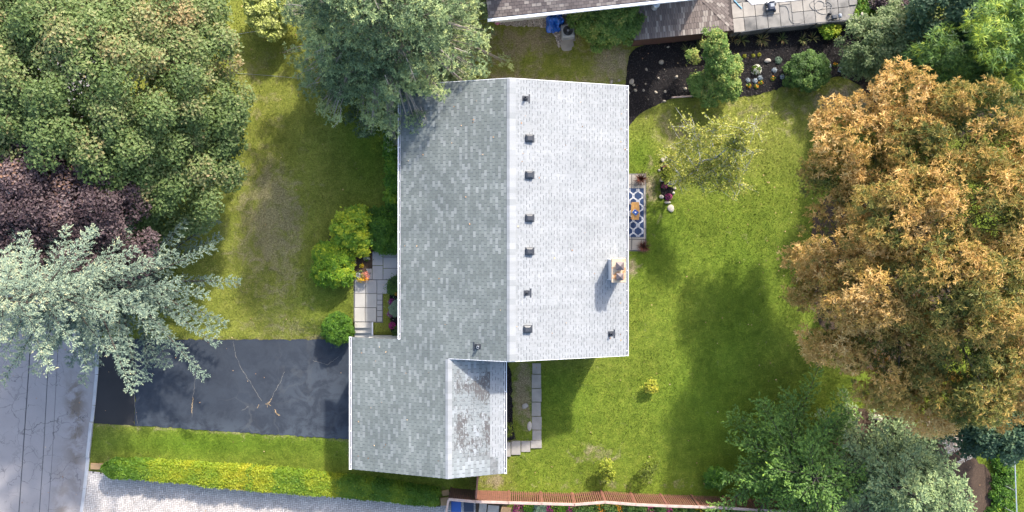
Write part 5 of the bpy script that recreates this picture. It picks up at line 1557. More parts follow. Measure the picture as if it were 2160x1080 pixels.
stone(1877, 153, .22, .30, .2, STONE, 233, 'mossy grey boulder between the strap-leaf plants and the pine')
stone(1401, 337, .20, .17, .16, STONEW, 234, 'grey-buff boulder at the upper end of the birch bed')
stone(1399, 379, .18, .13, .14, STONEW, 235, 'buff boulder in the middle of the birch bed')
stone(1395, 415, .13, .13, .11, STONEW, 236, 'buff stone on the left rim of the birch bed')
stone(1423, 397, .10, .08, .09, STONE, 237, 'small grey stone on the right rim of the birch bed, upper of two')
stone(1420, 407, .08, .09, .08, STONEW, 238, 'small buff stone on the right rim of the birch bed, lower of two')
stone(1408, 427, .19, .09, .08, STONEW, 239, 'thin flat grey stone at the lower tip of the birch bed')
stone(1414, 440, .17, .22, .08, STONEW, 240, 'largest flat buff stone on the grass below the birch bed')
stone(1390, 359, .06, .06, .06, STONEW, 241, 'tiny buff stone on the upper left rim of the birch bed')
stone(1850, 880, .25, .18, .14, STONEW, 242, 'pale rock between cedar and autumn tree')
stone(752, 551, .17, .10, .09, STONE, 243, 'grey stone beside the golden cypress', None, -.6)
stone(1117, 898, .14, .26, .06, STONEW, 244, 'long white stone beside the side path')
stone(1108, 856, .16, .14, .05, CONC2, 245, 'flat grey stone in the grass beside the side path')

# pebbles
r_ = np.random.default_rng(301)
n = 0; VV = []; FF = []; TT = []
gp = np.array(GRAV); x0, y0 = gp.min(0); x1, y1 = gp.max(0)
ico = np.array([[1, 0, 0], [-1, 0, 0], [0, 1, 0], [0, -1, 0], [0, 0, 1], [0, 0, -1]], float)
icf = [(0, 2, 4), (2, 1, 4), (1, 3, 4), (3, 0, 4), (2, 0, 5), (1, 2, 5), (3, 1, 5), (0, 3, 5)]
xr = r_.uniform(x0, x1, 6000); yr = r_.uniform(y0, y1, 6000)
ins = inpoly(xr, yr, GRAV)
for x, y in zip(xr[ins], yr[ins]):
    s = r_.uniform(.03, .075)
    a = r_.uniform(0, 6.28)
    v = ico * np.array([s * r_.uniform(.8, 1.3), s, s * .6])
    v = np.stack([v[:, 0] * cos(a) - v[:, 1] * sin(a) + x, v[:, 0] * sin(a) + v[:, 1] * cos(a) + y, v[:, 2] + .035], -1)
    b = len(VV); VV += list(v); FF += [tuple(i + b for i in f) for f in icf]; TT += [float(np.clip(r_.normal(.6, .2), .2, 1))] * 8
tag(mk('pebbles', np.array(VV), np.array(FF), GRAVEL, None, TT, smooth=True), 'round pebbles along the wall of the neighbouring house', 'pebbles', kind='stuff')

# ------------------------------------------------------------------ flowers, grasses
def tuft(name, label, cat, px, py, n, h, spread, mat, seed, width=.022, tone=.5, group=None, bend=.6):
    """arching strap leaves from one point"""
    r_ = np.random.default_rng(seed)
    x, y = P(px, py)[:2]; z = float(gz(x, y)) + .03
    t = empty(name, (x, y, z), label, cat, group)
    V_ = []; F_ = []; T_ = []
    for k in range(n):
        a = r_.uniform(0, 6.28); l = spread * r_.uniform(.6, 1.15); hh = h * r_.uniform(.6, 1.1)
        d_ = np.array([cos(a), sin(a), 0]); e_ = np.array([-sin(a), cos(a), 0]); w_ = width * r_.uniform(.7, 1.2)
        b = len(V_)
        o0 = np.array([x, y, z]) + d_ * .03
        for s in (0, .4, .75, 1.0):
            p = o0 + d_ * l * s + np.array([0, 0, hh * (s * 1.6 - bend * 1.6 * s * s)])
            p[2] = max(p[2], z + .01)
            ww = w_ * (1 - s * .85)
            V_ += [p - e_ * ww, p + e_ * ww]
        tt = np.clip(tone + r_.normal(0, .25), 0, 1)
        for i in range(3):
            F_.append((b + 2 * i, b + 2 * i + 1, b + 2 * i + 3, b + 2 * i + 2)); T_.append(tt)
    mk('blades', np.array(V_), np.array(F_), mat, t, T_)
    MB().lathe((x, y, z - .03), [(.05, 0), (.045, .04), (.02, .06)], 8).build('root_crown', SOIL, t)
    return t


def flower(name, label, cat, px, py, r, h, petals, leafm, seed, nb=90, nl=120, psize=.05, cover=1.0, group=None, lsize=.06, tone=.5, z=None):
    r_ = np.random.default_rng(seed)
    x, y = P(px, py, .4 if px < 850 else .1)[:2]
    zg = float(gz(x, y)) + .03 if z is None else z
    t = empty(name, (x, y, zg), label, cat, group)
    def dome(n, s):
        d = r_.normal(size=(n, 3)); d[:, 2] = np.abs(d[:, 2]); d = unit(d)
        return d, np.array([x, y, zg]) + d * np.array([r, r, h]) * s
    d, p = dome(nl, .9)
    V_, F_ = leaf_mesh(p, unit(d + r_.normal(0, .4, (nl, 3))), lsize * r_.uniform(.7, 1.3, nl), .55, r_)
    V_[:, 2] = np.maximum(V_[:, 2], zg + .005)
    mk('foliage', V_, F_, leafm, t, np.clip(r_.normal(tone, .2, nl), 0, 1))
    if petals:
        d, p = dome(nb, 1.0)
        if cover < 1:
            k = r_.normal(size=(int(5 + 8 * cover), 3)); k[:, 2] = np.abs(k[:, 2]); k = unit(k)
            d = unit(k[r_.integers(len(k), size=nb)] + r_.normal(0, .16, (nb, 3)))
            p = np.array([x, y, zg]) + d * np.array([r, r, h])
            p[:, 2] = np.maximum(p[:, 2], zg + .03)
        V_, F_ = leaf_mesh(p, unit(d + np.array([0, 0, .5]) + r_.normal(0, .3, (nb, 3))), psize * r_.uniform(.7, 1.3, nb), .8, r_)
        tag(mk('blooms', V_, F_, petals, t, np.clip(r_.normal(.5, .25, nb), 0, 1)), kind='stuff')
    return t


for i, (px, py, n_, s_, tn) in enumerate([(1563, 85, 34, .42, .55), (1605, 84, 38, .45, .7), (1648, 83, 26, .38, .35), (1690, 85, 26, .36, .45), (1712, 82, 18, .36, .5), (1546, 86, 18, .35, .85), (1450, 108, 24, .42, .45), (1470, 100, 22, .4, .3)]):
    tuft('daylily', 'arching strap-leaved lily clump in the row below the pool terrace', 'plant', px, py, n_, .5, s_, LM_STRAP, 400 + i, .022, tn, 'lily clumps below the pool terrace')
for i, (px, py) in enumerate([(1812, 150), (1832, 138), (1850, 152), (1838, 165)]):
    tuft('daylily', 'coarse green strap-leaved plant at the right tip of the mulch bed', 'plant', px, py, 14, .4, .36, LM_STRAP, 420 + i, .028, .25, 'strap-leaved plants at the right tip of the mulch bed')
tuft('purple_grass', 'dark red fountain grass at the upper corner of the patio', 'ornamental grass', 1350, 378, 170, .55, .40, LM_RED, 430, .012, .45)
tuft('purple_grass', 'dark red fountain grass with a red bloom at the lower corner of the patio', 'ornamental grass', 1356, 520, 170, .55, .40, LM_RED, 431, .012, .5)
for i, (px, py) in enumerate([(1557, 119), (1571, 118), (1589, 117), (1602, 115)]):
    flower('lime_tuft', ['leftmost', 'second from left', 'third from left', 'rightmost'][i] + ' of four lime green tufts in a row in the mulch', 'plant', px, py, .12, .12, None, LM_GOLD, 440 + i, nl=160, lsize=.05, tone=.8)
flower('sage_cushion', 'pale grey-green cushion plant beside the flat buff boulder', 'plant', 1642, 127, .22, .2, None, LM_SAGE, 445, nl=420, lsize=.06)
for i, (px, py) in enumerate([(1634, 148), (1578, 169), (1593, 170), (1604, 164), (1650, 162), (1749, 140), (1774, 147)]):
    flower('silver_plant', 'small silver-leaved dusty miller in the mulch bed', 'plant', px, py, .14, .13, None, LM_SILVER, 450 + i, nl=150, lsize=.07, group='silver dusty millers in the mulch bed')
for i, (px, py) in enumerate([(1580, 180), (1596, 182), (1605, 174), (1631, 165), (1501, 187), (1554, 186), (1762, 136), (1793, 140)]):
    flower('marigold', 'small orange marigold in the mulch bed', 'flower', px, py, .13, .14, LM_ORAN, LM_BRIGHT, 460 + i, nb=26, nl=90, psize=.06, cover=.4, group='orange marigolds in the mulch bed')
flower('hydrangea', 'white-flowered hydrangea in the mulch bed', 'shrub', 1595, 147, .30, .35, LM_WHT, LM_BRIGHT, 470, nb=260, nl=260, psize=.055, cover=.5)
broadleaf('lime_bush', 'bright lime bush under the terrace fence', 'shrub', P(1747, 65)[:2], [L(1746, 66, .45, .36, .3), L(1740, 60, .5, .25, .25), L(1760, 62, .4, .25, .2, .15)], 1500, .10, LM_BRIGHT, .13, .02, seed=471, parts=SHP, tone=.75)
for i, (px, py, m_, r0) in enumerate([(1403, 354, LM_MAG, .14), (1402, 392, LM_PINK, .18), (1411, 415, LM_MAG, .19)]):
    flower('mum', ['small magenta chrysanthemum at the upper end of the birch bed', 'dusty pink chrysanthemum in the middle of the birch bed', 'round magenta chrysanthemum at the lower end of the birch bed'][i], 'flower', px, py, r0, .22, m_ if i != 1 else LM_MAG, LM_SHRUB, 480 + i, nb=160 if i != 1 else 70, nl=110)
broadleaf('birch_bed_shrub', 'loose yellow-green shrub leaning over the birch bed', 'shrub', P(1412, 352)[:2], [L(1415, 345, .7, .35, .3), L(1408, 368, .5, .32, .3), L(1424, 360, .6, .3, .25)], 1400, .09, LM_GOLD, .14, .02, seed=484, parts=SHP, tone=.4)
# front garden flowers
for i, (px, py, r0) in enumerate([(828, 637, .20), (824, 662, .17), (828, 686, .20)]):
    flower('mum', ['upper', 'middle', 'lower'][i] + ' of three violet-magenta chrysanthemums beside the front door', 'flower', px, py, r0, .26, LM_PURP if i < 2 else LM_MAG, LM_SHRUB, 490 + i, nb=260, nl=100)
broadleaf('sage_bush', 'pale variegated bush between the chrysanthemums by the front door', 'shrub', P(838, 653, .42)[:2], [L(837, 652, .85, .36, .35), L(843, 645, .85, .3, .3)], 2400, .085, LM_SAGE, .11, .02, seed=495, parts=SHP, tone=.55)
broadleaf('low_evergreen', 'dark evergreen mound at the top of the door-side bed', 'shrub', P(832, 603, .42)[:2], [L(831, 600, .75, .34, .3), L(838, 595, .75, .3, .3), L(828, 611, .65, .25, .25)], 2600, .075, LM_SHRUB, .11, .02, seed=496, parts=SHP, tone=.25)
flower('marigold', 'orange flowers below the dark evergreen mound by the front door', 'flower', 838, 618, .15, .4, LM_ORAN, LM_SHRUB, 497, nb=90, nl=60)
broadleaf('creeper', 'thin dark creeper at the lower end of the door-side bed', 'plant', P(840, 705, .42)[:2], [L(838, 704, .55, .22, .15), L(842, 694, .55, .2, .15)], 500, .07, LM_SHRUB, .1, .015, seed=498, parts=SHP, tone=.35)
flower('hydrangea', 'white and green bloom at the rim of the front bed', 'flower', 774, 545, .17, .2, LM_WHT, LM_BRIGHT, 499, nb=110, nl=110, cover=.8)
flower('yellow_flower', 'small yellow flower beside the slab at the front bed', 'flower', 764, 560, .12, .14, LM_YEL, LM_BRIGHT, 500, nb=60, nl=40)
flower('yellow_flower', 'yellow flower beside the golden cypress', 'flower', 748, 581, .12, .14, LM_YEL, LM_BRIGHT, 501, nb=70, nl=30)
pt = P(768, 583, .47)
fpot = empty('flower_pot', (pt[0], pt[1], .475), 'pot of mixed pink, orange, yellow and pale blue flowers on the front walk', 'flower pot')
MB().lathe((pt[0], pt[1], .475), [(.15, 0), (.21, .26), (.23, .27), (.23, .30), (.19, .30)], 16).build('pot', TERRA, fpot, True)
r_ = np.random.default_rng(502)
for k, (dx_, dy_, m_) in enumerate([(.10, .08, LM_PINK), (.14, .0, LM_PINK), (.12, -.09, LM_ORAN), (-.10, -.10, LM_YEL), (-.02, -.13, LM_YEL), (-.14, .06, LM_SILVER), (-.08, .12, LM_SHRUB), (.02, .02, LM_SHRUB)]):
    n = 60
    d = r_.normal(size=(n, 3)); d[:, 2] = np.abs(d[:, 2]); d = unit(d)
    p = np.array([pt[0] + dx_ * 1.6, pt[1] + dy_ * 1.6, .80]) + d * np.array([.15, .15, .16])
    V_, F_ = leaf_mesh(p, unit(d + r_.normal(0, .3, (n, 3))), .06 * r_.uniform(.7, 1.3, n), .8, r_)
    mk('blooms' if m_ is not LM_SHRUB else 'foliage', V_, F_, m_, fpot, r_.random(n))
broadleaf('side_shrub', 'small yellow-green plant in the mulch strip beside the garage', 'plant', P(1072, 905)[:2], [L(1072, 903, .3, .25, .2), L(1068, 912, .25, .2, .15)], 500, .08, LM_GOLD, .1, .015, seed=503, parts=SHP, tone=.3)

# ------------------------------------------------------------------ patio furniture
rg = empty('rug', P(1335, 448, .06), 'navy outdoor rug with white trellis pattern on the patio', 'rug')
ra, rbm = P(1297, 397, .06), P(1358, 500, .06)
MB().box(((ra[0] + rbm[0]) / 2, (ra[1] + rbm[1]) / 2, .062), (rbm[0] - ra[0], ra[1] - rbm[1], .014)).build('pile', NAVY, rg)
D_ = .53; T_ = .66
rib = MB()
xk = rbm[0] - .06
nk = 0
ypos = np.arange(rbm[1] + .01, ra[1] - .01, .03)
for k in range(6):
    for off in (-.034, .034):
        for sg in (1, -1):
            pts = []
            for y in ypos:
                ph = 2 * pi * (y - rbm[1]) / T_
                c_ = cos(ph); sh = math.copysign(abs(c_) ** .55, c_)
                x = xk - k * D_ / 1.0 + sg * (D_ * .5 - .045) * .5 * (sh + 1) + sg * off * 1.0 + (0 if sg > 0 else 0)
                pts.append((x, y))
            for i in range(len(pts) - 1):
                (x0, y0), (x1, y1) = pts[i], pts[i + 1]
                dx_, dy_ = x1 - x0, y1 - y0; l_ = math.hypot(dx_, dy_)
                px_, py_ = -dy_ / l_ * .014, dx_ / l_ * .014
                if min(x0, x1) < ra[0] + .02 or max(x0, x1) > rbm[0] - .02: continue
                zz_ = .0705 + .0004 * (k % 2) + (.0002 if sg > 0 else 0)
                rib.add([(x0 - px_, y0 - py_, zz_), (x1 - px_, y1 - py_, zz_), (x1 + px_, y1 + py_, zz_), (x0 + px_, y0 + py_, zz_)], [(3, 2, 1, 0) if False else (0, 1, 2, 3)])
rib.build('trellis_pattern', RUGW, rg)
tc = P(1340, 445, .72)
tb = empty('patio_table', (tc[0], tc[1], .07), 'honey-coloured wooden patio table with bowed sides on the rug', 'table')
hw, hl = .24, .49
ol = [(-hw * .82, -hl), (hw * .82, -hl)] + [(hw * (.82 + .18 * cos(t * pi / 2)), hl * t) for t in np.linspace(-.9, .9, 9)] + [(hw * .82, hl), (-hw * .82, hl)] + [(-hw * (.82 + .18 * cos(t * pi / 2)), hl * t) for t in np.linspace(.9, -.9, 9)]
nb_ = 5
for k in range(nb_):
    a0_, a1_ = -hw + 2 * hw * k / nb_ + .003, -hw + 2 * hw * (k + 1) / nb_ - .003
    pl = []
    for x, y in ol: pl.append((tc[0] + min(max(x, a0_), a1_), tc[1] + y))
    cl = [pl[0]]
    for q in pl[1:]:
        if math.hypot(q[0] - cl[-1][0], q[1] - cl[-1][1]) > .004: cl.append(q)
    xs_ = [q for q in cl]
    ylo = max(min(y for x, y in ol), -hl); 
    mx = max(abs(a0_), abs(a1_))
    e = hl if mx <= hw * .83 else hl * .98
    inner = [(tc[0] + a0_, tc[1] - e), (tc[0] + a1_, tc[1] - e), (tc[0] + a1_, tc[1] + e), (tc[0] + a0_, tc[1] + e)]
    if k in (0, nb_ - 1):
        s_ = 1 if k else -1
        inner = [(tc[0] + s_ * (hw * .6 + .003), tc[1] - hl), (tc[0] + s_ * hw * .82, tc[1] - hl)] + [(tc[0] + s_ * hw * (.82 + .18 * cos(t * pi / 2)), tc[1] + hl * t) for t in np.linspace(-.9, .9, 7)] + [(tc[0] + s_ * hw * .82, tc[1] + hl), (tc[0] + s_ * (hw * .6 + .003), tc[1] + hl)]
    MB().prism(inner, .70, .73).build('plank', BAMB, tb)
for sx in (-1, 1):
    for sy in (-1, 1):
        MB().box((tc[0] + sx * .17, tc[1] + sy * .40, .385), (.045, .045, .63)).build('leg', BAMB, tb)
MB().box((tc[0], tc[1], .67), (.36, .84, .04)).build('apron', BAMB, tb)
bk = P(1340, 448, .74)
bx = empty('blue_box', (bk[0], bk[1], .732), 'blue and white box lying on the patio table', 'box')
MB().box((bk[0], bk[1], .765), (.30, .25, .06), radians(-40), bev=.015).build('base', WHITE, bx)
MB().box((bk[0], bk[1], .803), (.29, .24, .016), radians(-40), bev=.006).build('lid', BLUEP, bx)
MB().lathe((bk[0], bk[1], .0), [(.045, .8115), (.044, .8145)], 14).build('round_label', WHITE, bx)

# ------------------------------------------------------------------ brown fence, bins, strip at the bottom edge
ff = empty('wooden_fence', P(1270, 1040), 'red-brown slatted wooden fence with weathered cap rail at the bottom edge', 'fence')
ft = [(947, 1053), (1003, 1058), (1073, 1060), (1143, 1062), (1212, 1064), (1276, 1059), (1341, 1064), (1407, 1067), (1475, 1069), (1545, 1072), (1600, 1076), (1680, 1080)]
ZF = 1.74
fpts = [P(a, b, ZF) for a, b in ft]
for i, p in enumerate(fpts):
    MB().box((p[0], p[1], ZF / 2 - .01), (.10, .10, ZF + .02), bev=.008).build('post', FENCED if i in (0, 1) else FENCE, ff)
slm = {}
for i in range(len(fpts) - 1):
    a, b = fpts[i], fpts[i + 1]
    L_ = np.linalg.norm((b - a)[:2]); d_ = (b - a) / L_; an_ = math.atan2(d_[1], d_[0])
    mt = FENCED if i == 0 else FENCE
    nrm = np.array([-d_[1], d_[0], 0])
    m_ = (a + b) / 2
    MB().box((m_[0], m_[1], ZF + .022), (L_ + .05, .15, .04), an_, bev=.01).build('cap_rail', RAILW, ff)
    for zr in (.3, 1.5):
        c_ = m_ - nrm * .035
        MB().box((c_[0], c_[1], zr), (L_ - .1, .04, .09), an_).build('rail', mt, ff)
    pitch = .114; wd = .064 if i > 1 else .104
    k = .09
    while k < L_ - .06:
        if abs(k - 2.0) > .06 or i != 3:
            c_ = a + d_ * k + nrm * (.012 + random.uniform(-.004, .004))
            key = (mt.name, wd)
            if key not in slm:
                o_ = MB().box((0, 0, 0), (wd, .022, ZF - .09), 0, bev=.004).build('slat', mt)
                slm[key] = o_.data
                bpy.data.objects.remove(o_)
            ob = bpy.data.objects.new('slat', slm[key]); COL.objects.link(ob)
            ob.parent = ff
            ob.location = (c_[0] - ff.location[0], c_[1] - ff.location[1], ZF / 2 + .03)
            ob.rotation_euler = (0, random.uniform(-.006, .006), an_ + random.uniform(-.02, .02))
        k += pitch
# short return of the fence to the garage corner, and the white gate post at the left
gf = empty('garden_gate', P(1007, 1025), 'narrow brown gate between garage corner and fence, seen edge on', 'gate')
a, b = P(1008, 1003, 1.7), P(1004, 1052, 1.7)
m_ = (a + b) / 2; L_ = np.linalg.norm(b - a)
for k in range(9):
    c_ = a + (b - a) * ((k + .5) / 9)
    MB().box((c_[0], c_[1], .86), (.022, L_ / 9 - .008, 1.6), math.atan2((b - a)[1], (b - a)[0]) - pi / 2 + 0).build('board', FENCED, gf)
MB().box((m_[0], m_[1], 1.69), (.09, L_, .05), math.atan2((b - a)[1], (b - a)[0]) - pi / 2, bev=.008).build('top_rail', FENCE, gf)
rt = empty('fence_return', P(945, 1065), 'pale weathered rail running down from the left end of the brown fence', 'fence')
a, b = P(946, 1054, 1.74), P(938, 1100, 1.74)
m_ = (a + b) / 2; L_ = np.linalg.norm(b - a)
MB().box((m_[0], m_[1], 1.74), (.11, L_, .05), math.atan2((b - a)[1], (b - a)[0]) - pi / 2, bev=.008).build('cap_rail', RAILW, rt)
for k in range(11):
    c_ = a + (b - a) * ((k + .5) / 11)
    MB().box((c_[0], c_[1], .86), (.022, L_ / 11 - .012, 1.68), math.atan2((b - a)[1], (b - a)[0]) - pi / 2).build('slat', FENCED, rt)


def bin_(px, py, mat, label):
    c = P(px, py, 1.0)
    t = empty('wheelie_bin', (c[0], c[1], .01), label, 'bin')
    V_ = []
    for z, s in ((.06, .8), (.95, 1.0)):
        for x, y in ((-.24, -.27), (.24, -.27), (.24, .27), (-.24, .27)):
            V_.append((c[0] + x * s, c[1] + y * s, z))
    mk('body', V_, [(3, 2, 1, 0), (4, 5, 6, 7), (0, 1, 5, 4), (1, 2, 6, 5), (2, 3, 7, 6), (3, 0, 4, 7)], mat, t)
    MB().box((c[0], c[1] + .01, .985), (.55, .60, .06), 0, bev=.025).build('lid', mat, t)
    MB().tube([(c[0] - .2, c[1] + .31, .95), (c[0] + .2, c[1] + .31, .95)], .018, 6).build('handle', mat, t)
    for s in (-1, 1):
        MB().tube([(c[0] + s * .21, c[1] + .26, .10), (c[0] + s * .27, c[1] + .26, .10)], .10, 12).build('wheel', DARKP, t)
bin_(962, 1069, BLUEP, 'blue wheeled bin behind the left end of the brown fence')
bin_(989, 1069, NAVYP, 'dark slate wheeled bin behind the brown fence')

sp2 = sheet('stepping_strip', PP([(1003, 1058), (1700, 1080), (1700, 1300), (1003, 1300)]), SOIL, .01, 1.0, .0, 'brown planted strip behind the brown fence', follow=False)
for i, (x0, y0, x1, y1) in enumerate([(1010, 1062, 1026, 1090), (1028, 1066, 1052, 1092), (1056, 1070, 1078, 1094), (1080, 1075, 1105, 1096)]):
    a = P(x0, y0, .05); b = P(x1, y1, .05); c = (a + b) / 2
    tag(MB().box((c[0], c[1], .03), (b[0] - a[0], a[1] - b[1], .05), -.1, bev=.012).build('stepping_slab', SAND if i > 1 else STONEW), 'tan stepping slab behind the fence, %s from the bins' % ['first', 'second', 'third', 'fourth'][i], 'slab')
k = 0
for px in range(1095, 1600, 21):
    pyy = 1074 + (px - 1095) * .010
    k += 1
    if k % 5 in (1, 4):
        col = [LM_MAG, LM_MAG, LM_MAG, LM_ORAN, LM_MAG, LM_MAG, LM_YEL, LM_YEL][min(7, k // 3)]
        flower('flowering_plant', '%s flowering plant behind the fence, number %d along it' % ('orange' if col is LM_ORAN else 'yellow' if col is LM_YEL else 'magenta', k), 'flower', px, pyy, .34, .7, col, LM_SHRUB, 520 + k, nb=240, nl=160, psize=.07, lsize=.09, group=None)
    else:
        broadleaf('border_plant', 'leafy green border plant behind the brown fence', 'plant', P(px, pyy)[:2], [L(px, pyy, .4, .34, .3), L(px + 8, pyy + 4, .35, .3, .25)], 700, .12, (LM_SAGE, LM_SHRUB, LM_BRIGHT)[k % 3] if k < 8 else LM_SHRUB, .16, .02, seed=560 + k, parts=SHP, tone=.4, group='green border plants behind the brown fence')
tag(MB().box((*P(204, 984, .08)[:2], .03), (.70, .34, .12), -.03, bev=.012).build('sandstone_block', SAND), 'sand-coloured block between kerb and hedge end', 'block')
tag(MB().box((*P(940, 1040, .08)[:2], .03), (.40, .30, .10), .2, bev=.012).build('sandstone_block', SAND), 'sand-coloured block between hedge end and fence, upper', 'block')
tag(MB().box((*P(938, 1058, .08)[:2], .03), (.45, .45, .10), .1, bev=.012).build('sandstone_block', SAND), 'sand-coloured block between hedge end and fence, lower', 'block')
tag(MB().box((*((P(1416, 206) + P(1478, 202)) / 2)[:2], .06), (1.66, .09, .14), .065, bev=.01).build('edging_timber', RAILW), 'weathered pinkish timber edging the mulch bed below the tall shrub', 'timber')

# patterned paving under the autumn tree
lp = empty('patterned_paving', P(2000, 925), 'tan paving with cream lattice bands below the autumn tree', None, None, 'structure')
lpol = PP([(1950, 890), (2010, 870), (2060, 960), (2020, 985)])
MB().prism(lpol, -.02, .035).build('paving', TANPAVE, lp)
lat = MB()
lc = P(2000, 925)
for k in range(-9, 10):
    for sg in (1, -1):
        prev = None
        for s in np.arange(-2.4, 2.4, .06):
            wob = .045 * sin(s * 2 * pi / .38)
            x = lc[0] + (s * .707 + (k * .27 + wob) * .707 * sg); y = lc[1] + (s * .707 * sg - (k * .27 + wob) * .707)
            if prev is not None and inpoly(np.array([x]), np.array([y]), lpol)[0] and inpoly(np.array([prev[0]]), np.array([prev[1]]), lpol)[0]:
                dx_, dy_ = x - prev[0], y - prev[1]; l_ = math.hypot(dx_, dy_); a_, b_ = -dy_ / l_ * .022, dx_ / l_ * .022
                zz_ = .041 + (.001 if sg > 0 else 0)
                lat.add([(prev[0] - a_, prev[1] - b_, zz_), (x - a_, y - b_, zz_), (x + a_, y + b_, zz_), (prev[0] + a_, prev[1] + b_, zz_)], [(0, 1, 2, 3)])
            prev = (x, y)
lat.build('lattice_band', CREAM, lp)

# wire fence at the right edge
rf = empty('boundary_fence', P(2138, 1000), 'thin galvanised wire fence at the right edge', 'fence')
q0, q1 = P(2139, 938, 1.2), P(2145, 1085, 1.2)
MB().tube([q0, q1], .03, 6).build('top_rail', METALG, rf)
for k in range(4):
    c_ = q0 + (q1 - q0) * (k / 3.0)
    MB().tube([(c_[0], c_[1], 0), (c_[0], c_[1], 1.22)], .03, 6).build('post', METALG, rf)
ms = MB()
for k in range(40):
    c_ = q0 + (q1 - q0) * (k / 39.0)
    ms.tube([(c_[0], c_[1], .05), (c_[0], c_[1], 1.18)], .003, 3, cap=False)
ms.build('wire_mesh', METALD, rf)

# overhead cables along the street
def cable(label, pts, z, r):
    q = [P(a, b, z) for a, b in pts]
    out = []
    d0 = q[0] + (q[0] - q[1]) * 3; d1 = q[-1] + (q[-1] - q[0]) * 3
    out = [d0] + q + [d1]
    return tag(MB().tube(out, r, 6).build('overhead_cable', CABLE), label, 'cable', 'overhead cables along the street')
cable('thickest overhead cable above the street, leftmost of three', [(62, 760), (49, 950), (40, 1080)], 6.0, .021)
cable('middle one of three overhead cables above the street', [(102, 760), (92, 950), (83, 1080)], 6.2, .016)
cable('thinnest overhead cable, nearest the kerb', [(121, 760), (111, 950), (102, 1080)], 6.2, .009)
hose('garden_wire', 'thin grey line lying across the grass left of the fir', [(455, 76), (500, 72), (540, 66), (580, 62)], .010, ACG, .03, 'wire')
hose('garden_wire', 'thin drooping wire in the grass below the lime shrub', [(480, 153), (520, 156), (575, 160), (640, 166)], .008, ACG, .03, 'wire')

# ------------------------------------------------------------------ grass blades, fallen leaves, bark chips
r_ = np.random.default_rng(700)
n = 420000
x = r_.uniform(-29.5, 29.5, n); y = r_.uniform(-15.8, 13.8, n)
ok = np.ones(n, bool)
for pg in NOGRASS: ok &= ~inpoly(x, y, pg)
x, y = x[ok], y[ok]; n = len(x)
h = r_.uniform(.035, .075, n); a = r_.uniform(0, 6.28, n); w_ = r_.uniform(.012, .024, n)
lean = r_.uniform(.0, .06, n); la = r_.uniform(0, 6.28, n)
z = gz(x, y)
b0 = np.stack([x - np.cos(a) * w_, y - np.sin(a) * w_, z], -1); b1 = np.stack([x + np.cos(a) * w_, y + np.sin(a) * w_, z], -1)
tp = np.stack([x + np.cos(la) * lean, y + np.sin(la) * lean, z + h], -1)
V = np.stack([b0, b1, tp], 1).reshape(-1, 3)
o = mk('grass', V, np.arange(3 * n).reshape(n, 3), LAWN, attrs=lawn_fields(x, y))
tag(o, 'short blades of lawn grass', 'grass', kind='stuff')

n = 4200
px = r_.uniform(-20, 2200, n); py = r_.uniform(-20, 1100, n)
dens = .10 + .8 * np.exp(-(((px - 600) / 40) ** 2 + ((py - 90) / 25) ** 2)) + .55 * np.exp(-(((px - 500) / 120) ** 2 + ((py - 60) / 120) ** 2)) + .9 * np.exp(-(((px - 1840) / 70) ** 2 + ((py - 210) / 40) ** 2)) + .5 * np.exp(-(((px - 1640) / 60) ** 2 + ((py - 560) / 250) ** 2)) + .5 * np.exp(-(((px - 1290) / 70) ** 2 + ((py - 130) / 50) ** 2)) + .8 * np.exp(-(((px - 2050) / 80) ** 2 + ((py - 1010) / 60) ** 2)) + .4 * np.exp(-(((px - 1500) / 160) ** 2 + ((py - 120) / 60) ** 2))
ok = r_.random(n) < dens
px, py = px[ok], py[ok]; n = len(px)
x = (px - NX) * K0; y = (NY - py) * K0
ok = ~inpoly(x, y, HOUSEP) & ~inpoly(x, y, TERRP)
x, y = x[ok], y[ok]; n = len(x)
p = np.stack([x, y, gz(x, y) + .085], -1)
rx = np.concatenate([r_.uniform(-5.3, 5.7, 40), r_.uniform(-8, -3.2, 16), np.full(10, 5.85) + r_.uniform(-.3, .02, 10)]); ry = np.concatenate([r_.uniform(-5.8, 7.4, 40), r_.uniform(-11.8, -5.4, 16), r_.uniform(-5.5, 7, 10)])
p = np.concatenate([p, np.stack([rx, ry, ZR - TAN * np.abs(rx) + .03], -1)]); n = len(p)
V, F = leaf_mesh(p, unit(np.array([0, 0, 1.0]) + r_.normal(0, .3, (n, 3))), r_.uniform(.05, .11, n), .7, r_)
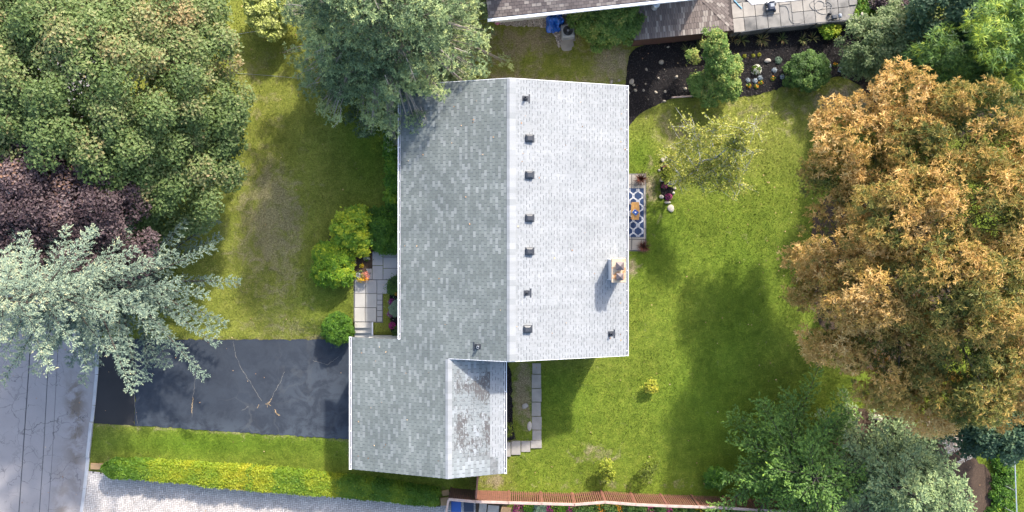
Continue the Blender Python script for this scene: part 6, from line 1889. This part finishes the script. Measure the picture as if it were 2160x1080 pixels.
tag(mk('fallen_leaves', V, F, LM_LITTER, None, r_.random(n)), 'fallen brown leaves scattered over lawn and beds', 'leaves', kind='stuff')

pts = []
for pg, cnt in ((BED_NE, 16000), (BED_BIRCH, 500), (BED_HEDGE, 900), (BED_DOOR, 900), (BED_SIDE, 1500), (BED_FRONT, 1500)):
    q = np.array(pg); xx = r_.uniform(q[:, 0].min(), q[:, 0].max(), cnt); yy = r_.uniform(q[:, 1].min(), q[:, 1].max(), cnt)
    i_ = inpoly(xx, yy, pg)
    pts.append(np.stack([xx[i_], yy[i_], gz(xx[i_], yy[i_]) + .075 + (.02 if pg is not BED_NE else 0)], -1))
p = np.concatenate(pts); n = len(p)
V, F = leaf_mesh(p, unit(np.array([0, 0, 1.0]) + r_.normal(0, .5, (n, 3))), r_.uniform(.04, .11, n), .45, r_)
tag(mk('bark_chips', V, F, LM_CHIP, None, np.clip(r_.normal(.45, .25, n), 0, 1)), 'dark bark chips covering the planting beds', 'mulch', kind='stuff')

# tell the members of each row apart by their place in it
def rank(prefix, fmt, key=lambda o: o.location.x):
    os_ = [o for o in bpy.data.objects if o.parent is None and o.get('label', '').startswith(prefix)]
    os_.sort(key=key)
    for i, o in enumerate(os_):
        o['label'] = fmt % (ORD[i] if i < len(ORD) else 'last') if i else fmt.replace(' from the left', '') % ORD[0]


def cx_of(o):
    q = [o.matrix_world @ Vector(c) for c in o.bound_box]
    return sum(v.x for v in q) / 8


rank('pale field stone', '%s from the left of the pale field stones in the black mulch', cx_of)
rank('arching strap-leaved lily', '%s from the left of the arching lily clumps below the pool terrace')
rank('coarse green strap', '%s from the left of the coarse strap-leaved plants at the right bed tip')
rank('small silver-leaved', '%s from the left of the small silver dusty millers in the mulch')
rank('small orange marigold', '%s from the left of the small orange marigolds in the mulch bed')
rank('leafy green border plant', '%s from the left of the leafy green border plants behind the fence')
for c in ('magenta', 'orange', 'yellow'):
    rank(c + ' flowering plant', '%s from the left of the ' + c + ' flowering plants behind the fence')
